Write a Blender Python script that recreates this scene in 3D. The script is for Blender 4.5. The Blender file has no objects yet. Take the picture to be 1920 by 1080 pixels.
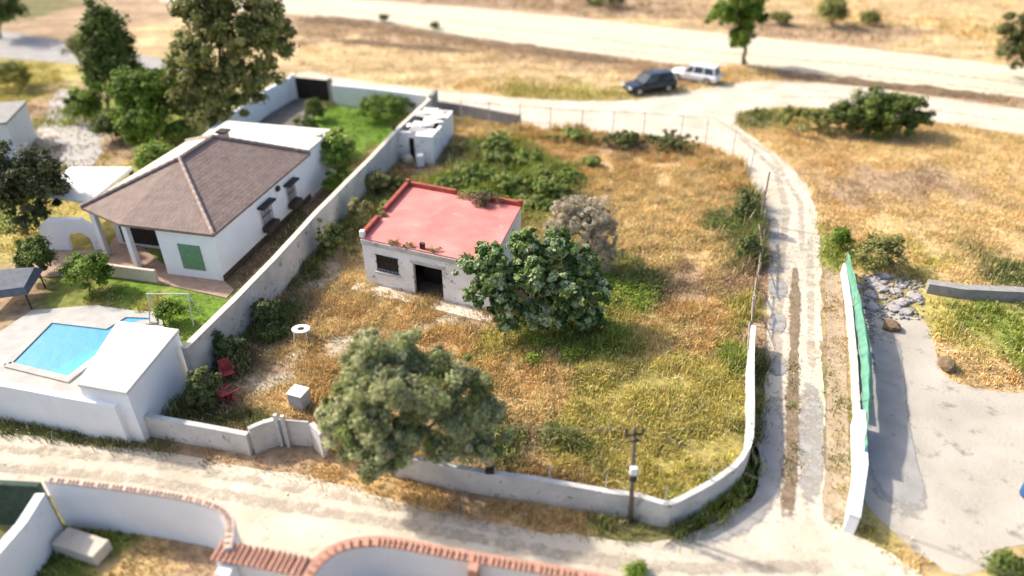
import bpy, math, random
import numpy as np
from mathutils import Vector, noise as mnoise
random.seed(7); RNG = np.random.default_rng(11)
S = bpy.context.scene
C = S.collection

# ------------------------------------------------------------------ camera
F = 1350.0; H = 20.0                      # focal length in px of a 1920 frame, camera height
TILT = math.atan(F / 2082.0); CT, ST = math.cos(TILT), math.sin(TILT)
cam_d = bpy.data.cameras.new('camera'); cam = bpy.data.objects.new('camera', cam_d); C.objects.link(cam)
cam.location = (0, 0, H); cam.rotation_euler = (math.radians(90) - TILT, 0, 0)
cam_d.sensor_width = 36; cam_d.lens = 36 * F / 1920; cam_d.clip_start = 0.5; cam_d.clip_end = 3000
cam_d.dof.use_dof = True; cam_d.dof.focus_distance = 32.0
cam_d.dof.aperture_fstop = (cam_d.lens / 1000) / 0.36
S.camera = cam
# ------------------------------------------------------------------ light
SUN_EL = 40.0
SHADOW = Vector((1.0, -0.48, 0)).normalized()
sd = Vector((SHADOW.x * math.cos(math.radians(SUN_EL)), SHADOW.y * math.cos(math.radians(SUN_EL)), -math.sin(math.radians(SUN_EL))))
sun_l = bpy.data.lights.new('sun', 'SUN'); sun = bpy.data.objects.new('sun', sun_l); C.objects.link(sun)
sun.rotation_euler = sd.to_track_quat('-Z', 'Y').to_euler(); sun.location = (-30, 10, 40)
sun_l.energy = 2.95; sun_l.angle = math.radians(2.2); sun_l.color = (1.0, 0.93, 0.80)
W = bpy.data.worlds.new("World"); S.world = W; W.use_nodes = True
nt = W.node_tree; nt.nodes.clear()
sky = nt.nodes.new('ShaderNodeTexSky'); sky.sky_type = 'NISHITA'; sky.sun_disc = False
sky.sun_elevation = math.radians(SUN_EL)
sky.sun_rotation = math.atan2(-sd.x, -sd.y)
sky.air_density = 0.8; sky.dust_density = 3.5; sky.ozone_density = 1.0
bg = nt.nodes.new('ShaderNodeBackground'); bg.inputs['Strength'].default_value = 0.15
wo = nt.nodes.new('ShaderNodeOutputWorld'); nt.links.new(sky.outputs[0], bg.inputs[0]); nt.links.new(bg.outputs[0], wo.inputs[0])
S.view_settings.view_transform = 'Standard'; S.view_settings.look = 'None'
S.view_settings.exposure = 1.08; S.view_settings.gamma = 1.0
S.render.engine = 'CYCLES'
S.cycles.max_bounces = 6; S.cycles.diffuse_bounces = 3; S.cycles.transparent_max_bounces = 6

# ------------------------------------------------------------------ helpers
def at(px, py, z=0.0):
    """point where the sight line through a photo pixel meets height z"""
    X = (px - 960) / F; v = (py - 540) / F
    dx, dy, dz = X, CT - v * ST, -ST - v * CT
    k = (z - H) / dz
    return np.array([dx * k, dy * k, z])
def atY(px, py, Y):
    X = (px - 960) / F; v = (py - 540) / F
    dx, dy, dz = X, CT - v * ST, -ST - v * CT
    k = Y / dy
    return np.array([dx * k, Y, H + dz * k])
def scl(Y, z=0):                                            # px per metre at a place
    return F / (Y * CT + (H - z) * ST)
def lattice(x, y, seed):
    xi = x.astype(np.int64); yi = y.astype(np.int64)
    h = (xi * 374761393 + yi * 668265263 + seed * 1442695041) & 0x7fffffff
    h = ((h ^ (h >> 13)) * 1274126177) & 0x7fffffff
    return ((h ^ (h >> 16)) & 0xffff) / 65535.0
def vnoise(x, y, seed=0):
    x = np.asarray(x, float) + 1000; y = np.asarray(y, float) + 1000
    x0 = np.floor(x); y0 = np.floor(y); fx = x - x0; fy = y - y0
    fx = fx * fx * (3 - 2 * fx); fy = fy * fy * (3 - 2 * fy)
    a = lattice(x0, y0, seed); b = lattice(x0 + 1, y0, seed); c = lattice(x0, y0 + 1, seed); d = lattice(x0 + 1, y0 + 1, seed)
    return (a * (1 - fx) + b * fx) * (1 - fy) + (c * (1 - fx) + d * fx) * fy
def fbm(x, y, seed=0, o=3):
    r = 0; a = .5; t = 0
    for i in range(o):
        r = r + a * vnoise(x * 2 ** i, y * 2 ** i, seed + i); t += a; a *= .5
    return r / t
def inpoly(x, y, poly):
    x = np.asarray(x); y = np.asarray(y); r = np.zeros(x.shape, bool); n = len(poly)
    for i in range(n):
        x1, y1 = poly[i][0], poly[i][1]; x2, y2 = poly[(i + 1) % n][0], poly[(i + 1) % n][1]
        if y1 == y2: continue
        c = ((y1 > y) != (y2 > y)) & (x < (x2 - x1) * (y - y1) / (y2 - y1) + x1)
        r ^= c
    return r
def srgb(r, g, b):
    f = lambda c: (c / 255) / 12.92 if c <= 10 else (((c / 255) + .055) / 1.055) ** 2.4
    return (f(r), f(g), f(b))

# ------------------------------------------------------------------ materials
def mat(name, col, rough=.85, var=.25, scale=6.0, bump=.15, bscale=None, col2=None, spot=None, metal=0, spec=.3, attr=False, trans=0, detail=6, stretch=None):
    m = bpy.data.materials.new(name); m.use_nodes = True; n = m.node_tree; N = n.nodes; L = n.links
    b = N['Principled BSDF']; b.inputs['Roughness'].default_value = rough; b.inputs['Metallic'].default_value = metal
    b.inputs['Specular IOR Level'].default_value = spec
    tc = N.new('ShaderNodeTexCoord'); src = tc.outputs['Object']
    if stretch:
        mp = N.new('ShaderNodeMapping'); mp.inputs['Scale'].default_value = stretch; L.new(src, mp.inputs[0]); src = mp.outputs[0]
    nz = N.new('ShaderNodeTexNoise'); nz.inputs['Scale'].default_value = scale; nz.inputs['Detail'].default_value = detail; L.new(src, nz.inputs['Vector'])
    rp = N.new('ShaderNodeValToRGB'); L.new(nz.outputs['Fac'], rp.inputs[0])
    rp.color_ramp.elements[0].position = .3; rp.color_ramp.elements[1].position = .7
    mx = N.new('ShaderNodeMix'); mx.data_type = 'RGBA'; mx.blend_type = 'MULTIPLY'; mx.inputs[0].default_value = 1
    lo = 1 - var; hi = 1 + var
    if attr:
        rp.color_ramp.elements[0].color = (lo, lo, lo, 1); rp.color_ramp.elements[1].color = (hi, hi, hi, 1)
        at_ = N.new('ShaderNodeAttribute'); at_.attribute_name = 'Col'
        L.new(at_.outputs['Color'], mx.inputs[6]); L.new(rp.outputs[0], mx.inputs[7]); out = mx.outputs[2]
    else:
        c2 = col2 or tuple(c * lo for c in col)
        rp.color_ramp.elements[0].color = (*c2, 1); rp.color_ramp.elements[1].color = (*[min(1, c * (hi if not col2 else 1)) for c in col], 1); out = rp.outputs[0]
    if spot:                                                 # stains: (colour, scale, threshold, width)
        n2 = N.new('ShaderNodeTexNoise'); n2.inputs['Scale'].default_value = spot[1]; n2.inputs['Detail'].default_value = 8; n2.inputs['Roughness'].default_value = .7; L.new(src, n2.inputs['Vector'])
        r2 = N.new('ShaderNodeValToRGB'); r2.color_ramp.elements[0].position = spot[2]; r2.color_ramp.elements[1].position = spot[2] + spot[3]; L.new(n2.outputs['Fac'], r2.inputs[0])
        m2 = N.new('ShaderNodeMix'); m2.data_type = 'RGBA'; L.new(r2.outputs[0], m2.inputs[0]); L.new(out, m2.inputs[6]); m2.inputs[7].default_value = (*spot[0], 1); out = m2.outputs[2]
    L.new(out, b.inputs['Base Color'])
    if bump:
        n3 = N.new('ShaderNodeTexNoise'); n3.inputs['Scale'].default_value = bscale or scale * 4; n3.inputs['Detail'].default_value = 5; L.new(src, n3.inputs['Vector'])
        bp = N.new('ShaderNodeBump'); bp.inputs['Strength'].default_value = bump; bp.inputs['Distance'].default_value = .05; L.new(n3.outputs['Fac'], bp.inputs['Height']); L.new(bp.outputs[0], b.inputs['Normal'])
    if trans:
        tr = N.new('ShaderNodeBsdfTranslucent'); L.new(out, tr.inputs['Color']); ms = N.new('ShaderNodeMixShader'); ms.inputs[0].default_value = trans
        L.new(b.outputs[0], ms.inputs[1]); L.new(tr.outputs[0], ms.inputs[2]); L.new(ms.outputs[0], N['Material Output'].inputs['Surface'])
    return m
M = {}
M['ground'] = mat('ground soil', (0, 0, 0), attr=True, var=.32, scale=2.6, bump=.6, bscale=9, rough=.95, spec=.1)
M['veg'] = mat('dry and green blades', (0, 0, 0), attr=True, var=.12, scale=3, bump=0, rough=.8, spec=.15, trans=.25)
M['leaf'] = mat('leaves', (0, 0, 0), attr=True, var=.12, scale=4, bump=0, rough=.6, spec=.18, trans=.3)
M['bark'] = mat('bark', (.16, .12, .085), var=.4, scale=9, bump=.5)
M['track'] = mat('pale compacted dirt', (.58, .515, .42), rough=.95, scale=.45, col2=(.43, .37, .285), bump=.6, bscale=5, spot=((.36, .29, .20), 1.5, .56, .14), detail=10, spec=.1)
M['farroad'] = mat('cream gravel road', (.55, .50, .37), rough=.95, scale=.35, col2=(.47, .42, .31), bump=.25, bscale=5, spot=((.43, .36, .25), .9, .62, .12), spec=.1, stretch=(.35, 1.6, 1))
M['rut'] = mat('dusty rut', (.50, .435, .35), rough=.95, scale=1.2, col2=(.36, .305, .235), bump=.6, bscale=6, spot=((.55, .49, .40), 1.6, .5, .1))
M['rut2'] = mat('gravel rut', (.50, .45, .33), rough=.95, scale=.6, col2=(.42, .365, .26), bump=.4, bscale=6, spot=((.55, .50, .37), .8, .5, .1))
M['concrete'] = mat('worn grey concrete', (.32, .30, .28), rough=.9, scale=.9, col2=(.24, .225, .21), bump=.25, bscale=12, spot=((.17, .14, .11), 2.2, .60, .10))
M['lotconcrete'] = mat('pale yard concrete', (.45, .405, .34), rough=.9, scale=.4, col2=(.33, .295, .245), bump=.4, bscale=7, spot=((.20, .18, .15), 1.1, .56, .12), detail=10)
M['brownsoil'] = mat('brown soil', (.22, .15, .09), rough=.95, scale=2.0, col2=(.11, .075, .045), bump=.8, bscale=6, spot=((.30, .22, .13), 4, .60, .08))
M['oldwall'] = mat('stained whitewash', (.60, .585, .55), rough=.9, scale=1.1, col2=(.40, .385, .355), bump=.6, bscale=8, spot=((.22, .205, .175), 2.2, .56, .10), detail=9)
M['hutwall'] = mat('flaking white hut plaster', (.84, .825, .79), rough=.9, scale=1.4, col2=(.72, .70, .665), bump=.5, bscale=9, spot=((.26, .235, .20), 2.6, .585, .05), detail=9)
M['blockwall'] = mat('grey block wall', (.30, .29, .27), rough=.95, scale=1.8, col2=(.22, .21, .195), bump=.5, bscale=8, spot=((.15, .14, .12), 2.3, .6, .1))
M['white'] = mat('clean white render', (.78, .79, .80), rough=.8, scale=1.0, col2=(.71, .72, .73), bump=.12, bscale=14, spot=((.50, .485, .45), 1.1, .60, .16), detail=9)
M['whiteroof'] = mat('white flat roof', (.68, .66, .61), rough=.85, scale=1.2, col2=(.57, .55, .50), bump=.15, spot=((.50, .47, .41), 2, .64, .12))
M['cream'] = mat('cream stone', (.62, .54, .44), rough=.85, scale=2, col2=(.52, .45, .36), bump=.2)
M['redroof'] = mat('red roof membrane', (.64, .235, .205), rough=.8, scale=.55, col2=(.48, .15, .13), detail=9, bump=.25, bscale=8, spot=((.66, .29, .25), 1.2, .56, .2))
M['redtrim'] = mat('red parapet tiles', (.37, .085, .055), rough=.8, scale=3, col2=(.22, .055, .04), bump=.5, bscale=10, spot=((.45, .22, .16), 5, .6, .08))
M['tileside'] = mat('terracotta', (.47, .26, .185), rough=.85, scale=6, col2=(.34, .18, .125), bump=.3, spot=((.50, .30, .20), 7, .6, .1))
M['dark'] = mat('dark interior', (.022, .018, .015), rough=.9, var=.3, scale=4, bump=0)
M['glass'] = mat('dark glass', (.02, .025, .03), rough=.08, var=.1, bump=0, spec=.7)
M['frame'] = mat('black iron', (.03, .028, .026), rough=.5, var=.2, bump=0)
M['rust'] = mat('dark rusty metal', (.06, .045, .035), rough=.75, var=.4, scale=5, bump=.2)
M['darkwood'] = mat('dark gate boards', (.022, .016, .013), rough=.7, var=.4, scale=5, bump=.2)
M['wood'] = mat('weathered grey wood', (.23, .19, .155), rough=.9, var=.4, scale=6, bump=.4)
M['polewood'] = mat('pole wood', (.15, .115, .085), rough=.9, var=.35, scale=6, bump=.3)
M['post'] = mat('fence post grey', (.40, .38, .34), rough=.8, var=.3, scale=6, bump=.2)
M['wire'] = mat('wire', (.16, .15, .14), rough=.5, var=.1, bump=0, metal=.4)
M['green_shutter'] = mat('green shutter', (.14, .27, .15), rough=.6, var=.12, scale=5, bump=.1)
M['mesh'] = mat('green shade net', (.17, .40, .29), rough=.8, scale=3, col2=(.11, .28, .20), bump=.6, bscale=6, trans=.25)
M['paving'] = mat('terrace paving', (.40, .28, .21), rough=.85, scale=3, col2=(.30, .20, .15), bump=.3)
M['driveway'] = mat('driveway', (.20, .18, .155), rough=.95, scale=1.5, col2=(.13, .115, .10), bump=.5, bscale=10)
M['deck'] = mat('pool deck', (.42, .40, .37), rough=.85, scale=1.5, col2=(.33, .31, .285), bump=.2, spot=((.25, .23, .20), 2.5, .62, .1))
M['appliance'] = mat('white enamel', (.72, .73, .74), rough=.45, var=.08, scale=3, bump=.05, spot=((.35, .26, .18), 4, .66, .06))
M['applshade'] = mat('shaded white enamel', (.36, .38, .41), rough=.5, var=.12, scale=4, bump=.05, spot=((.20, .14, .10), 4, .64, .06))
M['redplastic'] = mat('faded red plastic', (.36, .05, .055), rough=.5, scale=5, col2=(.25, .035, .04), bump=.1, spot=((.50, .25, .22), 5, .63, .08))
M['tanplastic'] = mat('beige sack', (.50, .45, .36), rough=.8, var=.25, scale=5, bump=.5)
M['lightmetal'] = mat('pale tube', (.45, .46, .44), rough=.5, var=.15, bump=0)
M['carblack'] = mat('dark navy paint', (.010, .013, .022), rough=.22, var=.1, scale=2, bump=0, spec=.6)
M['carwhite'] = mat('white paint', (.70, .71, .72), rough=.3, var=.03, scale=2, bump=0, spec=.5)
M['tyre'] = mat('tyre', (.018, .018, .018), rough=.9, var=.2, bump=0)
M['rim'] = mat('alloy rim', (.42, .42, .43), rough=.35, var=.1, bump=0, metal=.6)
M['lamp'] = mat('headlight glass', (.80, .82, .84), rough=.12, var=.05, bump=0, spec=.8)
M['redlamp'] = mat('tail lamp', (.35, .02, .02), rough=.25, var=.05, bump=0)
M['rock'] = mat('pale rubble', (.44, .41, .39), rough=.95, scale=3, col2=(.26, .24, .23), bump=.6)
M['bluebarrel'] = mat('blue plastic', (.03, .09, .22), rough=.5, var=.15, bump=0)
def tile_mat(name, c1, c2, s):
    m = mat(name, c1, col2=c2, rough=.85, scale=2.2, bump=0, spot=((c1[0] * 1.5, c1[1] * 1.3, c1[2] * 1.15), 9, .60, .08))
    N = m.node_tree.nodes; L = m.node_tree.links
    tc = N.new('ShaderNodeTexCoord'); mp = N.new('ShaderNodeMapping'); mp.inputs['Rotation'].default_value = (0, 0, math.radians(12.5)); L.new(tc.outputs['Object'], mp.inputs[0])
    v = N.new('ShaderNodeTexVoronoi'); v.inputs['Scale'].default_value = s; v.inputs['Randomness'].default_value = .45; L.new(mp.outputs[0], v.inputs['Vector'])
    bp = N.new('ShaderNodeBump'); bp.inputs['Strength'].default_value = .55; bp.inputs['Distance'].default_value = .04; L.new(v.outputs['Distance'], bp.inputs['Height']); L.new(bp.outputs[0], N['Principled BSDF'].inputs['Normal'])
    return m
M['rooftile'] = tile_mat('brown roof tiles', (.235, .17, .145), (.165, .12, .10), 4.8)
def water_mat():
    m = mat('pool water', (.01, .36, .52), rough=.05, scale=.35, col2=(.008, .20, .40), bump=.45, bscale=2.2, spec=.5, detail=1)
    return m
M['water'] = water_mat()
def deepen():
    N = M['water'].node_tree.nodes; L = M['water'].node_tree.links
    tc = N.new('ShaderNodeTexCoord'); mp = N.new('ShaderNodeMapping'); mp.inputs['Rotation'].default_value = (0, 0, math.radians(35)); mp.inputs['Scale'].default_value = (.30, .30, .30); mp.inputs['Location'].default_value = (.55, 0, 0)
    g = N.new('ShaderNodeTexGradient'); r = N.new('ShaderNodeValToRGB'); L.new(tc.outputs['Object'], mp.inputs[0]); L.new(mp.outputs[0], g.inputs[0]); L.new(g.outputs[0], r.inputs[0])
    r.color_ramp.elements[0].position = .15; r.color_ramp.elements[0].color = (.03, .25, .42, 1); r.color_ramp.elements[1].position = .75; r.color_ramp.elements[1].color = (.04, .60, .68, 1)
    L.new(r.outputs[0], N['Principled BSDF'].inputs['Base Color'])
deepen()

# ------------------------------------------------------------------ object helpers
ORG = {}
def tag(o, label=None, cat=None, group=None, kind=None):
    if label: o['label'] = label
    if cat: o['category'] = cat
    if group: o['group'] = group
    if kind: o['kind'] = kind
    return o
def thing(name, label, cat, loc=(0, 0, 0), group=None):
    o = bpy.data.objects.new(name, None); C.objects.link(o); o.location = tuple(float(v) for v in loc); o.empty_display_size = .3
    ORG[o.name] = np.array([float(v) for v in loc]); return tag(o, label, cat, group)
def link(name, me, m, parent):
    o = bpy.data.objects.new(name, me); C.objects.link(o)
    if m: me.materials.append(m if not isinstance(m, str) else M[m])
    if parent is not None:
        o.parent = parent; ORG[o.name] = ORG[parent.name]
    else: ORG[o.name] = np.zeros(3)
    return o
def fast(name, v, f, m, parent=None, col=None, smooth=False, origin=None):
    """mesh from numpy arrays; f is (n,k)"""
    v = np.asarray(v, np.float32)
    og = ORG[parent.name] if parent is not None else (np.asarray(origin) if origin is not None else None)
    if og is not None: v = v - og.astype(np.float32)
    f = np.asarray(f, np.int32); n, k = f.shape
    me = bpy.data.meshes.new(name); me.vertices.add(len(v)); me.vertices.foreach_set('co', v.ravel())
    me.loops.add(n * k); me.loops.foreach_set('vertex_index', f.ravel()); me.polygons.add(n)
    me.polygons.foreach_set('loop_start', np.arange(0, n * k, k, dtype=np.int32))
    try: me.polygons.foreach_set('loop_total', np.full(n, k, np.int32))
    except Exception: pass
    me.update(calc_edges=True)
    if smooth: me.polygons.foreach_set('use_smooth', np.ones(n, bool))
    if col is not None:
        a = me.color_attributes.new('Col', 'FLOAT_COLOR', 'POINT')
        c = np.ones((len(v), 4), np.float32); c[:, :3] = np.clip(col, 0, 1); a.data.foreach_set('color', c.ravel())
    o = link(name, me, m, parent)
    if parent is None and origin is not None:
        o.location = tuple(float(q) for q in origin); ORG[o.name] = np.asarray(origin, float)
    return o
class MB:
    def __init__(s): s.v = []; s.f = []
    def add(s, v, f):
        b = len(s.v); s.v += [tuple(float(q) for q in p) for p in v]; s.f += [tuple(b + i for i in q) for q in f]; return s
    def hexa(s, b, t):                                        # 4 bottom and 4 top corners
        return s.add(list(b) + list(t), [(3, 2, 1, 0), (4, 5, 6, 7), (0, 1, 5, 4), (1, 2, 6, 5), (2, 3, 7, 6), (3, 0, 4, 7)])
    def box(s, c, d, rz=0, rx=0, ry=0):
        from mathutils import Euler
        R = Euler((rx, ry, rz)).to_matrix(); p = []
        for z in (-1, 1):
            for x, y in ((-1, -1), (1, -1), (1, 1), (-1, 1)):
                q = R @ Vector((x * d[0] / 2, y * d[1] / 2, z * d[2] / 2)); p.append((c[0] + q.x, c[1] + q.y, c[2] + q.z))
        return s.hexa(p[:4], p[4:])
    def prism(s, poly, z0, z1):
        n = len(poly); v = [(p[0], p[1], z0) for p in poly] + [(p[0], p[1], z1) for p in poly]
        return s.add(v, [tuple(range(n - 1, -1, -1)), tuple(range(n, 2 * n))] + [(i, (i + 1) % n, n + (i + 1) % n, n + i) for i in range(n)])
    def tube(s, pts, rad, n=8, cap=True):
        pts = [Vector(tuple(float(q) for q in p)) for p in pts]
        if not hasattr(rad, '__len__'): rad = [rad] * len(pts)
        v = []; f = []
        for i, p in enumerate(pts):
            d = (pts[min(i + 1, len(pts) - 1)] - pts[max(i - 1, 0)]).normalized()
            a = d.cross(Vector((0, 1, 0.1)) if abs(d.y) < .9 else Vector((1, 0, 0))).normalized(); b = d.cross(a)
            for k in range(n):
                t = 2 * math.pi * k / n; v.append(p + (a * math.cos(t) + b * math.sin(t)) * rad[i])
        for i in range(len(pts) - 1):
            for k in range(n): f.append((i * n + k, i * n + (k + 1) % n, (i + 1) * n + (k + 1) % n, (i + 1) * n + k))
        if cap: f += [tuple(range(n - 1, -1, -1)), tuple(range((len(pts) - 1) * n, len(pts) * n))]
        return s.add(v, f)
    def build(s, name, m, parent=None, bevel=0, origin=None, smooth=False):
        v = np.array(s.v, float)
        og = ORG[parent.name] if parent is not None else (np.asarray(origin, float) if origin is not None else np.zeros(3))
        me = bpy.data.meshes.new(name); me.from_pydata([tuple(p) for p in (v - og)], [], s.f); me.update()
        o = link(name, me, m, parent)
        if parent is None and origin is not None: o.location = tuple(og); ORG[o.name] = og
        if smooth: me.polygons.foreach_set('use_smooth', [True] * len(me.polygons))
        if bevel:
            b = o.modifiers.new('bevel', 'BEVEL'); b.width = bevel; b.segments = 2; b.limit_method = 'ANGLE'
        return o
def wall_path(mb, pts, h, th, z0=-.1, jag=0, step=1.2, side=0):
    """a wall along a polyline with mitred corners; side shifts it to the right of its line"""
    P = []
    for i in range(len(pts) - 1):
        a = np.array(pts[i][:2], float); b = np.array(pts[i + 1][:2], float); n = max(1, int(np.linalg.norm(b - a) / step))
        for k in range(n): P.append(a + (b - a) * k / n)
    P.append(np.array(pts[-1][:2], float)); hs = []
    L = []; R = []
    for i, p in enumerate(P):
        d0 = P[i] - P[max(i - 1, 0)]; d1 = P[min(i + 1, len(P) - 1)] - P[i]
        if i == 0: d0 = d1
        if i == len(P) - 1: d1 = d0
        d0 = d0 / np.linalg.norm(d0); d1 = d1 / np.linalg.norm(d1); n0 = np.array([-d0[1], d0[0]]); n1 = np.array([-d1[1], d1[0]])
        m = n0 + n1; m /= np.linalg.norm(m); k = min(1 / max(.35, m @ n0), 2)
        L.append(p + m * k * (th / 2 - side)); R.append(p - m * k * (th / 2 + side)); hs.append(h + random.uniform(-jag, jag))
    n = len(P); v = []; f = []
    for i in range(n):
        v += [(*L[i], z0), (*R[i], z0), (*R[i], hs[i]), (*L[i], hs[i])]
    for i in range(n - 1):
        a = i * 4; b = a + 4
        f += [(a, b, b + 3, a + 3), (a + 1, a + 2, b + 2, b + 1), (a + 3, b + 3, b + 2, a + 2), (a, a + 1, b + 1, b)]
    f += [(0, 3, 2, 1), (4 * n - 4, 4 * n - 3, 4 * n - 2, 4 * n - 1)]
    return mb.add(v, f)
def ragged(poly, amp=.18, step=.35, seed=0):
    out = []
    n = len(poly)
    for i in range(n):
        a = np.array(poly[i][:2]); b = np.array(poly[(i + 1) % n][:2]); d = b - a; l = np.linalg.norm(d); k = max(1, min(220, int(l / step)))
        nn = np.array([-d[1], d[0]]) / max(l, 1e-6)
        for j in range(k):
            p = a + d * j / k; o = (fbm(p[0] * .9, p[1] * .9, seed, 3) - .5) * 2.6 * amp + random.uniform(-.25, .25) * amp
            out.append(p + nn * o)
    return out
def smooth_poly(poly, it=2):
    P = [np.array(p[:2], float) for p in poly]
    for _ in range(it):
        Q = []
        for i in range(len(P)):
            a = P[i]; b = P[(i + 1) % len(P)]; Q += [a * .75 + b * .25, a * .25 + b * .75]
        P = Q
    return P
def sheet(name, poly, z, m, rag=.15, smooth=2, seed=1, kind='structure', step=.35):
    if smooth: poly = smooth_poly(poly, smooth)
    if rag: poly = ragged(poly, rag, step, seed)
    import mathutils.geometry as mg
    v = [Vector((p[0], p[1], z)) for p in poly]; tris = mg.tessellate_polygon([v])
    me = bpy.data.meshes.new(name); me.from_pydata([tuple(p) for p in v], [], [tuple(t) for t in tris]); me.update()
    if me.polygons and me.polygons[0].normal.z < 0: me.flip_normals()
    return tag(link(name, me, m, None), kind=kind)
px = lambda L, z=0: [at(p[0], p[1], z) for p in L]

# ------------------------------------------------------------------ land cover, read off as control points (photo place -> what grows there, darkened right of the pepper tree for its shade)
#           soil colour            plant colour             height  density
K = {'S': ((.41, .285, .145), (.66, .475, .215), .28, 1.0),      # straw
     'O': ((.39, .27, .145), (.59, .385, .155), .28, 1.0),      # orange dry
     'Y': ((.27, .22, .08), (.49, .41, .115), .30, 1.0),       # yellow green
     'G': ((.17, .18, .05), (.25, .29, .05), .42, 1.0),       # green weeds
     'D': ((.14, .12, .055), (.16, .18, .055), .50, 1.0),     # dark olive weeds, also the pepper tree's shade toned into the plot
     'B': ((.42, .36, .285), (.46, .36, .20), .16, .22),         # bare pale earth
     'N': ((.30, .21, .135), (.42, .29, .17), .22, .5),          # brown earth
     'M': ((.42, .30, .165), (.58, .42, .21), .12, .35),         # mown far straw
     'L': ((.13, .20, .03), (.16, .29, .035), .10, .8)}          # lawn
PTS = """1150 320 O;1250 290 O;1330 330 S;1200 390 S;1300 420 S;1230 450 S;1100 300 O;1060 260 O;1150 270 N;1000 260 O;900 250 S;860 250 S;880 290 D;930 270 G;960 330 G;1020 345 G;860 340 G;760 370 Y;730 320 O;800 310 N;
710 360 D;690 400 Y;640 420 D;600 470 D;560 520 D;520 560 N;500 610 D;460 650 D;400 690 D;370 740 D;340 770 D;430 780 D;640 500 B;610 540 B;660 540 S;560 590 N;610 620 S;640 650 B;560 670 S;520 700 B;600 700 O;500 660 N;560 720 S;460 740 N;500 760 S;600 760 O;620 590 O;
700 590 S;760 600 O;820 600 B;860 640 O;900 590 N;950 640 Y;1000 660 G;1060 650 G;1120 620 G;1180 600 Y;1150 540 G;1200 520 D;1280 530 N;1200 480 S;1330 500 S;1380 420 D;1390 470 D;1350 380 S;1400 390 D;1400 350 O;1290 580 O;1250 620 S;1330 620 O;1380 600 Y;1150 680 Y;1050 710 S;980 740 S;960 690 O;1040 760 S;1100 790 Y;1000 830 N;1080 840 D;950 830 D;1150 740 Y;1200 760 Y;1250 800 Y;1200 850 Y;1300 850 Y;1340 780 Y;1380 680 G;1370 730 Y;1260 900 Y;1220 930 Y;1120 890 Y;1330 690 Y;1270 720 Y;1300 670 Y;
1425 450 O;1435 530 N;1430 620 N;1420 700 D;1420 800 D;1400 900 D;1330 970 G;1250 1005 D;1180 985 D;1100 980 O;1000 960 O;900 940 N;800 925 O;700 920 O;620 870 O;560 850 N;480 860 N;350 840 N;200 815 D;80 795 D;
1420 215 D;1480 220 Y;1550 240 S;1480 270 S;1560 300 O;1640 290 S;1750 290 S;1850 290 S;1600 360 N;1500 260 O;1700 340 N;1800 400 S;1700 430 S;1600 430 S;1580 380 O;1570 470 G;1640 480 O;1720 500 Y;1800 500 S;1890 450 S;1890 520 D;
1800 620 Y;1860 600 G;1780 670 S;1850 690 O;1900 650 G;1650 1030 Y;1700 1060 S;
600 60 N;700 75 N;800 90 N;900 80 N;1000 95 N;1100 110 N;620 90 M;750 105 M;850 110 M;950 120 M;650 120 M;750 130 M;880 150 M;1000 140 M;1100 150 M;1000 170 Y;1100 175 Y;900 165 S;1150 150 M;600 120 M;1200 125 N;1300 115 N;1420 130 S;1480 145 N;1600 155 N;1720 165 N;1880 185 N;1400 150 S;
700 8 N;900 10 N;1050 20 N;1200 25 N;1200 45 M;1480 20 M;1500 60 N;1650 60 N;1700 20 M;1800 50 S;1750 80 M;1850 30 M;1600 30 S;
640 215 L;610 240 L;660 270 L;700 250 L;560 200 D;640 330 G;560 400 D;480 480 N;600 380 N;340 570 L;230 545 L;390 590 L;200 580 Y;150 520 G;100 560 G;60 600 N;40 560 N;
50 150 Y;20 190 Y;120 190 N;90 40 N;250 30 N;180 50 N;280 60 M;150 260 B;200 300 N;270 290 Y;230 270 N;100 280 N;200 200 G;250 190 G;300 240 G;280 330 Y;60 330 D;40 450 Y;130 380 Y;30 400 G;20 30 D;
200 1050 G;100 1060 D;300 1050 S;360 1060 N""".replace('\n', '').split(';')
CP = []
for s in PTS:
    a, b, k = s.split(); q = at(int(a), int(b)); CP.append((q[0], q[1], K[k]))
CX = np.array([c[0] for c in CP]); CY = np.array([c[1] for c in CP])
CS = np.array([c[2][0] for c in CP]); CG = np.array([c[2][1] for c in CP]); CH = np.array([[c[2][2], c[2][3]] for c in CP])
def cover(x, y):
    x = np.asarray(x, float); y = np.asarray(y, float); so = np.zeros((len(x), 3)); gr = np.zeros((len(x), 3)); hh = np.zeros((len(x), 2))
    for i in range(0, len(x), 20000):
        a = x[i:i + 20000]; b = y[i:i + 20000]; wscale = .9 + b / 60
        xx = a + (fbm(a / 1.6, b / 1.6, 5) - .5) * 3.2 * wscale; yy = b + (fbm(a / 1.6, b / 1.6, 9) - .5) * 3.2 * wscale
        d = ((xx[:, None] - CX) ** 2 + (yy[:, None] - CY) ** 2 * .75); w = 1 / (d + .05) ** 2.6; w /= w.sum(1, keepdims=True)
        so[i:i + 20000] = w @ CS; gr[i:i + 20000] = w @ CG; hh[i:i + 20000] = w @ CH
    return so, gr, hh

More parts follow.
